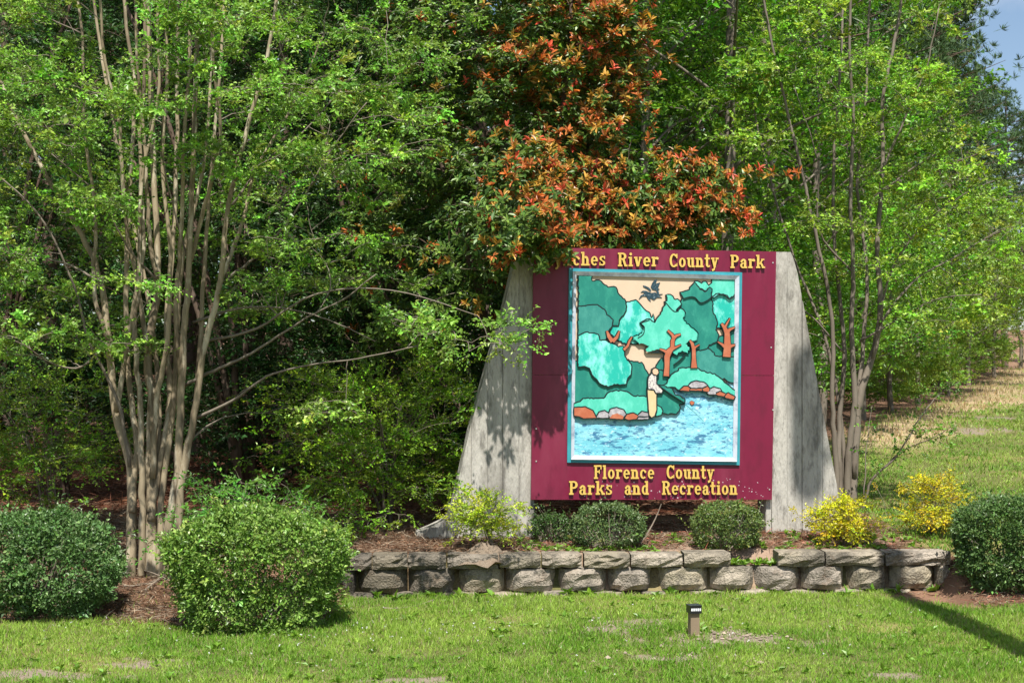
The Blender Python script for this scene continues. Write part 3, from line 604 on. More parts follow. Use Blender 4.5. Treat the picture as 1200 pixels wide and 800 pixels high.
T = px_targets([(90,170,160,170,Y0,Y1,1.0),(330,170,170,170,Y0+.2,Y1+.4,1.0),(60,380,110,90,Y0,Y1-.6,1.1),(400,330,120,80,Y0,Y1,1.1),(520,370,85,60,Y0,Y0+1.2,1.3),(190,320,120,90,Y0-.2,Y0+.7,.12),
                (450,100,100,120,Y0+.6,Y1+.3,.8),(200,130,170,150,Y0-.4,Y0+.4,.5),(150,-90,330,120,Y0,Y1,.9),(-60,250,90,250,Y0,Y1,.6),(360,440,90,50,Y0+.3,Y1,.9),(50,60,110,120,Y0,Y1,.6)], 1900, 11, .14)
tw = MB(); D = colonize(LT+LIMBS, T, tw, .0045, .008, .3); cr = MB()
sprays(cr, T, D*.6+rng.normal(0, .3, D.shape), 5, 9, .19, .042, .026, (.1, .24, .022), up=.8, spread=.8, flat=.7, var=.42, yellow=.42, ycol=(.3, .46, .08), twigmb=tw, face=.5)
tw.build('branches', M_bark_gr, root); cr.build('crown', M_leaf, root)

# ------------------------------------------------------------------ the multi-stemmed tree at the right, behind the pylon
rb = gp(992, 598); rY = float(rb[1])
def RM(pts, r0, r1, dy):
    k = len(pts); return stem_from_px([(x, y, rY+dy*(i/(k-1))**1.2) for i, (x, y) in enumerate(pts)], r0, r1)
RT = [RM([(998,606),(1000,560),(1007,470),(1020,425),(1032,370),(1028,290),(1034,200),(1036,106),(1052,30),(1065,-80)], .085, .018, .4),
      RM([(986,606),(984,560),(984,489),(990,414),(983,339),(976,220),(985,80),(990,-60)], .06, .016, .3), RM([(982,606),(979,530),(975,470),(975,376),(955,270),(925,140),(900,30),(885,-70)], .055, .014, -.3),
      RM([(992,606),(995,530),(1001,470),(998,395),(1000,320),(997,230),(1000,140),(996,50),(1000,-70)], .065, .016, -.3), RM([(1001,560),(1005,470),(1012,400),(1016,320),(1005,220),(1014,120),(1020,0),(1030,-90)], .045, .014, .8),
      RM([(990,606),(986,500),(968,400),(930,300),(900,200),(880,110)], .04, .012, .7)]
RL = [RM([(1022,420),(1040,330),(1068,280),(1110,240),(1157,215),(1200,205)], .022, .004, -.5), RM([(1030,380),(1070,330),(1120,300),(1170,270)], .025, .006, .4), RM([(1000,320),(960,270),(958,190),(930,100)], .022, .006, -.6),
      RM([(1034,200),(1060,140),(1085,80),(1100,10)], .022, .007, -.2), RM([(990,414),(950,370),(920,350),(890,340)], .018, .005, -.4), RM([(1007,400),(1060,370),(1100,350),(1150,345)], .022, .006, -.7)]
root = thing('crape_myrtle', rb, 'slender multi-stemmed tree with thin open crown behind the right concrete pylon', 'tree')
RT = [(P, r*.78) for P, r in RT]; RL = [(P, r*.8) for P, r in RL]
stems_out(root, RT, M_bark_gr, 8); stems_out(root, RL, M_bark_gr, 6, 'limb')
T = px_targets([(990,140,120,200,rY-.9,rY+1.2,1.0),(1100,260,110,110,rY-1.,rY+1.,1.0),(1090,350,100,50,rY-1,rY+.8,.9),(950,360,50,90,rY-.4,rY+1,.9),(910,180,80,120,rY-.6,rY+1,.7),(1060,60,80,120,rY-.8,rY+1,.8),(1000,-80,180,90,rY-1,rY+1,.8),(1150,300,60,70,rY-1,rY+.6,.7)], 720, 9, .15)
tw = MB(); D = colonize(RT+RL, T, tw, .0034, .006, .35); cr = MB()
sprays(cr, T, D*.6+rng.normal(0, .3, D.shape), 5, 8, .2, .048, .03, (.11, .26, .02), up=.8, spread=.8, flat=.6, var=.4, yellow=.5, ycol=(.32, .45, .05), twigmb=tw, face=.5)
tw.build('branches', M_bark_gr, root); cr.build('crown', M_leaf, root)
# arching sapling with few leaves beside it
sb = gp(1010, 596); sY = float(sb[1])-.4
root = thing('sapling', sb, 'thin arching bare sapling beside the right tree, over the yellow shrubs', 'sapling')
ST = [stem_from_px([(1010,600,sY),(1022,562,sY),(1050,535,sY-.1),(1078,490,sY-.2),(1100,463,sY-.2),(1125,447,sY-.3)], .02, .004), stem_from_px([(1022,562,sY),(1055,530,sY-.1),(1095,512,sY-.3),(1118,498,sY-.4)], .012, .003), stem_from_px([(1012,585,sY),(1016,520,sY+.1),(1022,475,sY+.2)], .01, .003)]
stems_out(root, ST, M_bark_gr, 5, 'stem')
T = np.vstack([P[6:] for P, r in ST])
T = np.repeat(T, 2, 0)+rng.normal(0, .07, (len(T)*2, 3)); cr = MB(); tw = MB()
sprays(cr, T, rng.normal(0, 1, T.shape)+[0, 0, .4], 2, 6, .14, .04, .025, (.09, .21, .025), yellow=.4, twigmb=tw); tw.build('twigs', M_bark_gr, root); cr.build('foliage', M_leaf, root)

# ------------------------------------------------------------------ photinia with red new leaves over the sign
def rosettes(mb, T, D, m, L, W_, cols, ang=(35, 80), jit=.25):
    n = len(T); d = np.repeat(unit(D), m, 0); a = unit(np.cross(d, rng.normal(0, 1, d.shape))); an = np.radians(rng.uniform(*ang, n*m))[:, None]
    LD = unit(d*np.cos(an)+a*np.sin(an)); NN = unit(d*np.sin(an)-a*np.cos(an)*.8+rng.normal(0, jit, d.shape)+[0, 0, .3])
    LL = L*rng.uniform(.6, 1.25, n*m); leaf_mb(mb, np.repeat(T, m, 0)+d*rng.uniform(-.04, .02, (n*m, 1)), LD, NN, LL, LL*W_/L*rng.uniform(.85, 1.15, n*m), cols, fold=.22, six=True)
pb = np.array([.02, 17.3, float(ground(.02, 17.3))])
def PS(pts, r0, r1): return stem_from_px(pts, r0, r1)
PT = [PS([(598,600,17.3),(600,500,17.3),(615,380,17.2),(640,250,16.9),(660,120,16.8),(670,-20,16.8),(665,-160,16.9)], .08, .015), PS([(602,600,17.3),(590,480,17.3),(560,340,17.2),(520,200,17.3),(490,60,17.4),(480,-90,17.4)], .07, .014),
      PS([(606,600,17.3),(640,470,17.2),(700,330,17.),(760,240,16.8),(810,180,16.7)], .06, .012), PS([(612,400,17.2),(610,320,16.6),(620,270,16.0),(640,255,15.4)], .035, .01), PS([(596,600,17.3),(540,480,17.4),(470,380,17.5),(420,280,17.6)], .05, .012), PS([(640,250,16.9),(700,150,16.9),(725,40,17.),(735,-60,17.)], .04, .01)]
root = thing('photinia_tree', pb, 'dark evergreen tree with orange-red new leaves leaning over the sign', 'tree')
stems_out(root, PT, M_bark_dk, 7)
blobs = [(650,75,100,95,15.9,17.4,1.1),(705,60,45,90,16.2,17.5,1.),(610,215,80,50,15.1,16.6,1.3),(620,262,70,26,14.7,15.7,2.6),(560,285,40,30,14.9,15.8,1.2),(652,290,22,12,14.95,15.45,3.5),(790,235,80,50,15.7,16.9,1.4),(720,190,80,80,16.2,17.6,1.),(570,120,80,110,16.3,17.9,1.),(830,255,45,35,15.8,16.6,1.2),(740,262,60,26,15.9,16.6,1.2),
         (480,160,90,150,16.4,17.9,.8),(670,-70,110,90,16,17.6,1.),(500,-70,120,90,16.4,17.8,.7),(460,330,80,90,16.6,17.8,.7),(560,310,50,80,16.3,17.4,.8)]
T = px_targets(blobs, 2900, 5, .13)
pxT = 600+F*T[:, 0]/T[:, 1]; lim = np.where(pxT > 668, 15.93+(pxT-668)/283*.32, 14.6); T[:, 1] = np.maximum(T[:, 1], lim+rng.uniform(0, .25, len(T))*(pxT > 668))
tw = MB(); D = colonize(PT, T, tw, .004, .008, .25); cr = MB()
cen = np.array([.4, 17.4, 3.6]); out = unit(T-cen); D = unit(D*.4+out*.5+np.array([0, -.25, .55])+rng.normal(0, .2, D.shape))
pxT = 600+F*T[:, 0]/T[:, 1]; pyT = HZ-F*(T[:, 2]-CAMZ)/T[:, 1]
redp = .09+.8*(1-.45*sm((pxT-760)/90))*sm((pxT-545)/70)*sm((vnoise(T[:, 0]*2.2, T[:, 2]*2.2, 41)-.2)/.35)*(1-.0*pyT)
red = rng.uniform(size=len(T)) < redp
m = 11; gcol = lambda n: cvar(n, (.05, .12, .022), .4, .33, (.2, .29, .05))
rosettes(cr, T, D, 10, .078, .028, gcol(len(T)*10), (45, 100))
T2 = T-D*.07; rosettes(cr, T2+rng.normal(0, .05, T.shape), D, 9, .09, .034, gcol(len(T)*9), (60, 115))
Tr = T[red]+D[red]*.05; Dr = D[red]; Tr = np.vstack([Tr, Tr+rng.normal(0, .07, Tr.shape)]); Dr = np.vstack([Dr, Dr+rng.normal(0, .25, Dr.shape)]); n = len(Tr)*m
tone = np.repeat(rng.uniform(size=(len(Tr), 1)), m, 0); rc = np.where(tone < .55, np.array([[.5, .15, .04]]), np.where(tone < .9, np.array([[.47, .27, .05]]), np.array([[.58, .09, .05]])))*np.exp(rng.normal(0, .28, (n, 1))); gm = rng.uniform(0, 1, (n, 1))**5; rc = rc*(1-gm)+np.array([[.14, .2, .04]])*gm
rosettes(cr, Tr, unit(Dr+[0, -.35, .2]), m, .078, .026, rc, (25, 95), .4)
tw.build('branches', M_bark_dk, root); cr.build('crown', M_waxy, root)

# ------------------------------------------------------------------ evergreen understory and free-growing shrubs
def bushy(name, label, cat, base_px, blobs, n, spray, stems=5, r=.03, leaf=M_leaf, bark=M_bark_dk, group=None, sig=.15, floor=True, spread=.5, clump=6):
    b = np.array(base_px, float); T = px_targets(blobs, n, clump, sig)
    if floor: T = above(T)
    root = thing(name, b, label, cat, group); ST = []
    c = T.mean(0)
    for k in range(stems):
        t = T[rng.integers(len(T))]; e = c+(t-c)*.6; e[2] = max(e[2], b[2]+.25); s0 = b+np.array([*rng.normal(0, spread*.12, 2), -.05])
        P = bez(s0, (s0*.6+e*.4)*np.array([1, 1, 0])+np.array([0, 0, s0[2]*.3+e[2]*.7]), e, 9); ST.append((P, np.linspace(r, r*.3, 9)))
    stems_out(root, ST, bark, 5, 'stem'); tw = MB(); D = colonize(ST, T, tw, .003, .006, .2); cr = MB()
    sprays(cr, T, unit(D+unit(T-c-[0, 0, .3*0])*.6), twigmb=tw, **spray); tw.build('twigs', bark, root); cr.build('foliage', leaf, root); return root
def gpt(x, y): return np.array([x, y, float(ground(x, y))])
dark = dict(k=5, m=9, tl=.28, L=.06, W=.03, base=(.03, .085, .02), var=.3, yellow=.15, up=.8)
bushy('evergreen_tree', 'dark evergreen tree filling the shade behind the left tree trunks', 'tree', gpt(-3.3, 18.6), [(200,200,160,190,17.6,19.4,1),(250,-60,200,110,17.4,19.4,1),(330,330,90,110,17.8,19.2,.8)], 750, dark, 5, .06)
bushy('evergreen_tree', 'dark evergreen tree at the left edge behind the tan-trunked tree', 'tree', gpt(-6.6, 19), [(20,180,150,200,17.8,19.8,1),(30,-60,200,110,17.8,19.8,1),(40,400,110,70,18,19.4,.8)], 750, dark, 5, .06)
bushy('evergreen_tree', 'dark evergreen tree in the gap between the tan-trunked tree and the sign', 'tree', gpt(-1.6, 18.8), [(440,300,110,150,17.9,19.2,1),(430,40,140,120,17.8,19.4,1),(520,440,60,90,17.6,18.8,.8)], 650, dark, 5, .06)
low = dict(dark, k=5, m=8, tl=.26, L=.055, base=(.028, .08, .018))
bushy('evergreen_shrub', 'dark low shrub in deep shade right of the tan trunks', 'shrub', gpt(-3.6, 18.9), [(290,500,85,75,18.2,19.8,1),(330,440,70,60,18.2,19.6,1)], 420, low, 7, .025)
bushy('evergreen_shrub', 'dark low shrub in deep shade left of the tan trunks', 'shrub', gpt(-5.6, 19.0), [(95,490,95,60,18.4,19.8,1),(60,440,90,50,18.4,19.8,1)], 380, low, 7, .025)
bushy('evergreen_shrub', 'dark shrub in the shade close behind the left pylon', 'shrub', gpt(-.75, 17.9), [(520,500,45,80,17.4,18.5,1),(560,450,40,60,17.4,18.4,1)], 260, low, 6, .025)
bushy('privet_shrub', 'loose yellow-green shrub growing left of the left concrete pylon', 'shrub', gpt(-1.35, 16.6), [(440,525,95,75,15.7,17.0,1),(480,460,65,50,15.9,17,.8),(400,590,55,30,15.6,16.4,.7),(380,480,60,50,16.2,17,.7)], 620,
      dict(k=5, m=9, tl=.2, L=.036, W=.021, base=(.12, .27, .016), var=.3, yellow=.45, ycol=(.28, .4, .025), up=.8), 9, .02, bark=M_bark_gr)
bushy('privet_shrub', 'loose yellow-green shrub at the left edge above the leftmost clipped bush', 'shrub', gpt(-5.0, 16.4), [(45,500,85,60,15.8,17.0,1),(20,560,70,35,15.5,16.5,.8),(120,540,50,25,15.6,16.6,.5)], 330,
      dict(k=5, m=8, tl=.2, L=.036, W=.021, base=(.11, .25, .018), var=.3, yellow=.4, ycol=(.26, .38, .03), up=.8), 7, .015, bark=M_bark_gr)
bushy('privet_seedling', 'fresh green seedlings sprouting behind the large clipped bush by the trunks', 'shrub', gpt(-2.45, 13.9), [(285,588,70,18,13.3,13.9,1),(235,625,30,35,13.2,13.6,.8)], 110, dict(k=3, m=7, tl=.18, L=.045, W=.024, base=(.07, .2, .03), var=.25, yellow=.35, up=.8), 6, .01, bark=M_bark_gr)

# ------------------------------------------------------------------ clipped and small bushes
def clipped(name, label, base, rx, ry, hgt, n, L, base_c, yel=.2, ycol=None, mat_=M_waxy, cat='bush', group=None, seed=1, lump=.1, sprig=60):
    b = np.array(base, float); root = thing(name, b, label, cat, group); tw = MB()
    nc = max(60, n//75); th = rng.uniform(0, 2*math.pi, nc); cz = rng.uniform(-.85, 1, nc); sz = np.sqrt(1-cz*cz); dc = np.stack([sz*np.cos(th), sz*np.sin(th), cz], 1)
    hump = rng.uniform(-.5, 1, nc); ci = rng.integers(0, nc, n); sp = .085*(260/nc)**.5*1.25; d = unit(dc[ci]+rng.normal(0, sp, (n, 3)))
    p_ = 2.4; rad = (np.abs(d[:, 0])**p_+np.abs(d[:, 1])**p_+np.abs(d[:, 2])**p_)**(-1/p_)
    w = lump*(np.sin(d[:, 0]*4+seed)+np.sin(d[:, 1]*5+2*seed)+np.sin(d[:, 2]*5+3*seed))/1.5
    near = np.exp(-(np.linalg.norm(d-dc[ci], axis=1)/sp)**2); w = w-.06+.15*hump[ci]*near+.02*near
    depth = 1-np.abs(rng.normal(0, .09, n))+.05*(rng.uniform(size=n) < .06); rad = rad*(1+w)*depth
    c = b+np.array([0, 0, hgt*.46]); P = c+d*rad[:, None]*np.array([rx, ry, hgt*.5])
    zmin = ground(P[:, 0], P[:, 1])+.02; keep = (P[:, 2] > zmin) & ((hump[ci] > -.34) | (rng.uniform(size=n) < .45)); P, d2 = P[keep], d[keep]; q = len(P)
    out = unit(d2/np.array([rx, ry, hgt*.5])); NN = unit(out*.7+rng.normal(0, .55, (q, 3))+[0, 0, .45]); LD = unit(rng.normal(0, .8, (q, 3))+out*.7+[0, 0, .2])
    cr = MB(); LL = L*rng.uniform(.6, 1.3, q); leaf_mb(cr, P, LD, NN, LL, LL*rng.uniform(.5, .68, q), cvar(q, base_c, .38, yel, ycol))
    for k in range(40):
        e = c+d[k]*np.array([rx, ry, hgt*.5])*.92; e[2] = max(e[2], b[2]+.1); s0 = b+np.array([*rng.normal(0, .05, 2), -.04]); mid_ = s0*.5+e*.5-[0, 0, .1*hgt]
        tw.tube(bez(s0, mid_, e, 6), np.linspace(.012, .003, 6), n=4, cap=False)
    if sprig:
        k = rng.integers(0, len(P), sprig); T = P[k]; sprays(cr, T, out[k]+[0, 0, .6], 1, 6, .14, L*1.15, L*.7, base_c, yellow=yel+.2, ycol=ycol, twigmb=tw)
    tw.build('stems', M_bark_gr, root); cr.build('foliage', mat_, root); return root
def gb(px, py): return gp(px, py)
def at_g(px, Y): x = (px-600)/F*Y; return gpt(x, Y)
hol = (.05, .115, .028)
clipped('clipped_bush', 'large rounded clipped green bush in front of the wall end, right of trunks', at_g(304, 12.8), .8, .72, 1.07, 42000, .034, (.1, .21, .03), .3, (.3, .42, .09), seed=2, sprig=420)
clipped('clipped_bush', 'dark green rounded clipped bush at the left edge of the lawn', at_g(40, 13.3), .73, .65, .98, 36000, .033, (.07, .16, .04), .25, (.2, .3, .11), seed=5, sprig=300)
clipped('clipped_bush', 'dark green clipped bush at the right edge beyond the wall end', at_g(1180, 14.4), .55, .52, .86, 34000, .032, (.065, .14, .035), .25, (.17, .25, .08), seed=8, sprig=220)
clipped('holly_bush', 'small rounded dark green bush under the word Parks', at_g(712, 15.25), .38, .34, .47, 9000, .026, (.075, .14, .05), .3, (.18, .23, .07), seed=3, lump=.05)
clipped('holly_bush', 'small rounded dark green bush under the word Recreation', at_g(850, 15.3), .35, .32, .5, 9000, .026, (.08, .15, .04), .3, (.22, .25, .06), seed=4, lump=.05)
clipped('holly_bush', 'low sparse green bush against the left pylon below the panel corner', at_g(645, 15.55), .2, .2, .3, 1500, .026, (.05, .11, .03), .25, seed=6, lump=.1)
yl = dict(k=4, m=8, tl=.13, L=.026, W=.016, var=.22, up=.8, spread=.8)
bushy('golden_shrub', 'airy yellow-green shrub in front of the left pylon beside the mound', 'shrub', at_g(572, 15.05), [(570,600,32,20,14.85,15.25,1),(572,625,30,14,14.85,15.25,.6),(555,585,18,8,14.9,15.2,.5)], 170, dict(yl, base=(.28, .42, .025), yellow=.5, ycol=(.5, .56, .04)), 8, .008, bark=M_bark_gr, sig=.06)
bushy('golden_shrub', 'bright yellow shrub at the foot of the right concrete pylon', 'shrub', at_g(992, 15.5), [(993,605,30,18,15.25,15.75,1),(990,622,24,8,15.25,15.6,.8)], 200, dict(yl, base=(.4, .42, .015), yellow=.5, ycol=(.66, .58, .02)), 9, .008, bark=M_bark_gr, sig=.07)
bushy('golden_shrub', 'bright yellow shrub with orange tips right of the sapling', 'shrub', at_g(1096, 16.1), [(1095,580,32,17,15.9,16.5,1),(1093,606,30,9,15.9,16.3,1.2)], 210, dict(yl, base=(.34, .38, .018), yellow=.5, ycol=(.62, .5, .02)), 9, .008, bark=M_bark_gr, sig=.07)

# ------------------------------------------------------------------ woods behind
def make_tree(name, H, z0, rad, n, spray, leaf, bark, r0, label, group, lean=.3, big=.85):
    root = thing(name, (0, 0, 0), label, 'tree', group)
    P = smooth_path([np.array([0, 0, -.3])]+[np.array([rng.normal(0, lean*.3), rng.normal(0, lean*.3), H*f]) for f in (.15, .35, .55, .75, .93)], 5); st = [(P, np.linspace(r0, .03, len(P)))]
    for k in range(9):
        a = rng.uniform(0, 6.28); j = int(len(P)*rng.uniform(.3, .8)); L = rad*rng.uniform(.6, 1)
        e = P[j]+np.array([math.cos(a)*L, math.sin(a)*L, L*rng.uniform(.3, .8)]); st.append((bez(P[j], (P[j]+e)/2+[0, 0, .3], e, 7), np.linspace(r0*.24, .012, 7)))
    mb = MB()
    for p_, r_ in st: mb.tube(p_, r_, n=7, cap=False)
    a = rng.uniform(0, 6.28, n); f = rng.uniform(0, 1, n); z = z0+(H-z0)*f; prof = np.clip(1.15*np.sin(np.pi*np.clip(f*big+.12, 0, 1))**.7, .12, 1)
    rr = rad*prof*np.sqrt(rng.uniform(.1, 1, n)); T = np.stack([np.cos(a)*rr, np.sin(a)*rr, z], 1)
    ce = T[rng.integers(0, n, n//11)]; T = ce[rng.integers(0, len(ce), n)]+rng.normal(0, .3, (n, 3))*[1.2, 1.2, .45]; T[:, 2] = np.maximum(T[:, 2], z0)
    tw = MB(); D = colonize(st, T, tw, .006, .01, .2, n=3, nseg=4); cr = MB(); sprays(cr, T, unit(D+T*[.15, .15, 0]), **spray)
    mb.build('trunk', bark, root, smooth=True, loc=(0, 0, 0)); tw.build('branches', bark, root, loc=(0, 0, 0)); cr.build('crown', leaf, root, loc=(0, 0, 0)); return root
def make_pine(H, z0, rad, n, label, group, needles=16):
    root = thing('pine_tree', (0, 0, 0), label, 'tree', group); P = np.stack([np.zeros(9)+np.cumsum(rng.normal(0, .05, 9)), np.cumsum(rng.normal(0, .05, 9)), np.linspace(-.4, H, 9)], 1)
    st = [(P, np.linspace(.2, .03, 9))]; mb = MB(); mb.tube(P, st[0][1], n=8, cap=False); T = []
    for k in range(n):
        f = rng.uniform()**.85; z = z0+(H-z0)*f; a = rng.uniform(0, 6.28); L = rad*(1-f)**.55*rng.uniform(.45, 1.1)+.25; j = np.array([np.interp(z, P[:, 2], P[:, 0]), np.interp(z, P[:, 2], P[:, 1]), z])
        e = j+np.array([math.cos(a)*L, math.sin(a)*L, L*rng.uniform(.05, .45)]); pa = bez(j, (j+e)/2-[0, 0, .08*L], e, 6); mb.tube(pa, np.linspace(.012+.012*L, .006, 6), n=4, cap=False)
        for q in range(int(3+L*4)): T.append(pa[0]+(e-pa[0])*rng.uniform(.35, 1.03)+rng.normal(0, .16+.07*L, 3)*[1, 1, .6])
    T = np.array(T); N_ = len(T); d = unit(np.repeat(rng.normal(0, .6, (N_, 3))+[0, 0, .7], needles, 0)+rng.normal(0, .75, (N_*needles, 3)))
    cr = MB(); q = N_*needles; leaf_mb(cr, np.repeat(T, needles, 0), d, unit(rng.normal(0, 1, (q, 3))), rng.uniform(.16, .3, q), np.full(q, .03), cvar(q, (.05, .105, .04), .3, .3, (.11, .17, .055)), fold=.05)
    mb.build('trunk', M_bark_dk, root, smooth=True, loc=(0, 0, 0)); cr.build('crown', M_needle, root, loc=(0, 0, 0)); return root
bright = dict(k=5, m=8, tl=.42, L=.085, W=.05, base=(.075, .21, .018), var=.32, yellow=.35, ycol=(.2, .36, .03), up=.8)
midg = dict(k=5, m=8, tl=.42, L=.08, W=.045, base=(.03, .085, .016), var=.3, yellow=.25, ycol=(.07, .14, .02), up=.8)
GA, GB_, GC, GD = 'bright green trees behind the sign', 'shaded trees behind the tan-trunked tree', 'tall pines of the wood', 'light green trees along the field edge'
LA, LB, LC, LD_ = 'bright spring-green leafy tree in the woods behind the sign', 'darker leafy tree deep in the shaded woods behind the tan-trunked tree', 'tall pine with dark trunk standing in the woods', 'light green leafy tree at the edge of the woods beyond the field'
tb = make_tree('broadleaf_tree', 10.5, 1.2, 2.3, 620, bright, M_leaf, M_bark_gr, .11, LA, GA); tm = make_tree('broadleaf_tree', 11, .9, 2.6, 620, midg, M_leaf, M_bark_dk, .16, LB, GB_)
te = make_tree('broadleaf_tree', 7.5, .5, 2.1, 520, dict(bright, base=(.11, .22, .025), yellow=.5, ycol=(.25, .35, .04)), M_leaf, M_bark_gr, .1, LD_, GD)
pn = make_pine(17, 5.5, 3.2, 130, LC, GC); pn2 = make_pine(15, 3.5, 3.0, 130, LC, GC)
ORD = ['first', 'second', 'third', 'fourth', 'fifth', 'sixth', 'seventh', 'eighth', 'ninth', 'tenth', 'eleventh', 'twelfth', 'thirteenth', 'fourteenth', 'fifteenth', 'sixteenth', 'seventeenth']
def put(proto, spots, text, z=(.85, 1.15)):
    for i, sp_ in enumerate(sorted(spots)):
        px, Y = sp_[:2]; s_ = sp_[2] if len(sp_) > 2 else rng.uniform(*z); x = (px-600)/F*Y; loc = (x, Y, float(ground(x, Y))); rz = rng.uniform(0, 6.28); lab = text % ORD[i]
        if i == 0: proto.location = loc; proto.rotation_euler = (0, 0, rz); proto.scale = (s_, s_, s_); proto['label'] = lab
        else: copy_tree(proto, loc, rz, (s_, s_, s_*rng.uniform(.92, 1.08)), lab)
put(tb, [(760,22),(850,21),(905,24.5),(815,27),(960,29),(720,25),(1010,33),(880,31)], 'bright green leafy tree behind the sign, %s from the left of its kind')
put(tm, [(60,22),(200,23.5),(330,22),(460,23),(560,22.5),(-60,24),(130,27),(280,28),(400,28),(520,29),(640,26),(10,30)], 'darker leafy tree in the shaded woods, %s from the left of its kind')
put(te, [(1045,36),(1075,41),(1110,45),(1135,50),(1165,54),(1195,60),(1005,38),(1060,47),(1100,56),(960,40),(1150,63)], 'light green tree edging the field, %s from the left along the woods', z=(.72, .98))
put(pn, [(838,29),(1050,44),(1085,52),(930,38),(300,30),(500,33),(90,32),(700,36),(1010,50)], 'tall pine with high dark crown in the woods, %s from the left', z=(.95, 1.1))
put(pn2, [(1150,60,.84),(1178,66,.8),(1118,62,.97),(1206,74,.82),(230,25),(420,31),(150,34),(600,34),(780,40),(880,45),(1098,50,.98)], 'bushy pine with low dark green crown, %s from the left of its kind', z=(.9, 1.05))
# far wood closing the view
n = 52000; Yw = rng.uniform(36, 74, n); ed = 2.9+(Yw-20)*.433-3.0; Xw = rng.uniform(-36, 1, n)*0+(-36+(ed+36)*rng.uniform(0, 1, n)); ok = Xw < ed
zt = 13+4*vnoise(Xw*.35, Yw*.2, 51); Zw = ground(Xw, Yw)+zt*rng.uniform(0, 1, n)**.9; T = np.stack([Xw, Yw, Zw], 1)
cr = MB(); Lw = rng.uniform(.3, .6, n); leaf_mb(cr, T, unit(rng.normal(0, 1, (n, 3))), unit(rng.normal(0, .6, (n, 3))+[0, -.3, .7]), Lw, Lw*.7, cvar(n, (.04, .1, .02), .3, .3, (.09, .17, .03)))
tag(cr.build('distant_wood', M_leaf), 'dense green wood closing the view behind everything', 'wood', kind='stuff')

# ------------------------------------------------------------------ grass, straw, weeds
def blades(n, xr, yr, hgt, wid, maskf, base, yc, yel, name, label, var=.3, lean=.6):
    X = rng.uniform(*xr, n); Y = yr[0]+(yr[1]-yr[0])*rng.uniform(0, 1, n)**1.0
    vis = np.abs(X/Y) < .38; X, Y = X[vis], Y[vis]
    k = rng.uniform(size=len(X)) < maskf(X, Y); X, Y = X[k], Y[k]; q = len(X); Z = ground(X, Y)-.005
    d = unit(np.stack([rng.normal(0, lean, q), rng.normal(0, lean, q), np.ones(q)], 1)); H = hgt*rng.uniform(.4, 1.3, q)*(.45+.7*vnoise(X*2.2, Y*2.2, 61)+.6*vnoise(X*8, Y*8, 63)**2)
    c = cvar(q, base, var, 0, None); patchy = sm((vnoise(X*1.1, Y*1.1, 62)-.35)/.4)*.6+(vnoise(X*4.5, Y*4.5, 64)-.5)*.5+rng.normal(yel, .25, q); c = c*(1-np.clip(patchy, 0, 1))[:, None]+np.asarray(yc)[None]*np.clip(patchy, 0, 1)[:, None]*np.exp(rng.normal(0, .2, (q, 1)))
    mb = MB(); leaf_mb(mb, np.stack([X, Y, Z], 1), d, unit(rng.normal(0, 1, (q, 3))), H, wid*rng.uniform(.7, 1.4, q), c, fold=.1)
    o = mb.build(name, M_grass); return tag(o, label, 'grass', kind='stuff')
lawn_mask = lambda X, Y: np.clip((1-f_sand(X, Y)*(.75+.25*(Y > 25)))*(1-f_bed(X, Y)*.985)*(1-f_tan(X, Y)*.8), 0, 1)*(.6+.4*sm((vnoise(X*3.1, Y*3.1, 65)-.12)/.35))*np.where((Y > wall_y(X)-.08) & (X > WX0) & (X < WX1) & (Y < 15.6), .02, 1)
blades(260000, (-4.3, 5.4), (9.6, 15.2), .05, .0055, lawn_mask, (.12, .27, .022), (.3, .43, .07), .22, 'grass', 'short mown green lawn grass in front of the wall')
blades(26000, (-4.3, 5.4), (9.6, 15.2), .055, .004, lawn_mask, (.3, .25, .14), (.34, .29, .17), .5, 'dry_grass', 'dry straw blades scattered through the front lawn')
blades(120000, (3.2, 14), (15, 34), .07, .014, lambda X, Y: lawn_mask(X, Y)*np.clip(22/Y-.3, .2, 1), (.12, .26, .028), (.29, .39, .08), .25, 'grass', 'mown green grass of the field rising behind the right tree')
blades(60000, (7, 26), (30, 66), .09, .03, lawn_mask, (.12, .26, .028), (.29, .39, .08), .25, 'grass', 'distant mown grass of the field beside the woods')
blades(42000, (3, 26), (22, 64), .17, .022, lambda X, Y: f_tan(X, Y)*.9, (.36, .27, .15), (.42, .33, .2), .5, 'dry_grass', 'tall tan dry grass along the edge of the woods', lean=.35)
# broad-leaf weeds in the lawn and along the wall
def weeds(n, xr, yr, L, m, name, label, f):
    X = rng.uniform(*xr, n); Y = rng.uniform(*yr, n); k = f(X, Y) & (np.abs(X/Y) < .37); X, Y = X[k], Y[k]; T = np.stack([X, Y, ground(X, Y)+.01], 1)
    cr = MB(); q = len(T)*m; sc = np.repeat(rng.uniform(.6, 1.4, len(T)), m); d = unit(rng.normal(0, 1, (q, 3))*[1, 1, .2]+[0, 0, .45]); leaf_mb(cr, np.repeat(T, m, 0), d, unit(rng.normal(0, .3, (q, 3))+[0, 0, 1]), L*sc, L*sc*.5, cvar(q, (.12, .25, .03), .25, .35))
    tag(cr.build(name, M_leaf), label, 'weeds', kind='stuff')
weeds(450, (-4, 5), (10, 14.4), .05, 7, 'weeds', 'small broad-leaved weeds among the lawn grass', lambda X, Y: f_sand(X, Y)+f_bed(X, Y) < .6)
weeds(42, (-1.5, 4.2), (14.1, 14.9), .085, 9, 'weeds', 'leafy weeds sprouting at the foot of the block wall', lambda X, Y: np.abs(Y-wall_y(X)+.12) < .12)
weeds(60, (on_wall(856), on_wall(912)), (14.7, 14.98), .07, 9, 'weeds', 'green weeds growing in the gap of the missing cap block', lambda X, Y: Y > wall_y(X)+.03)
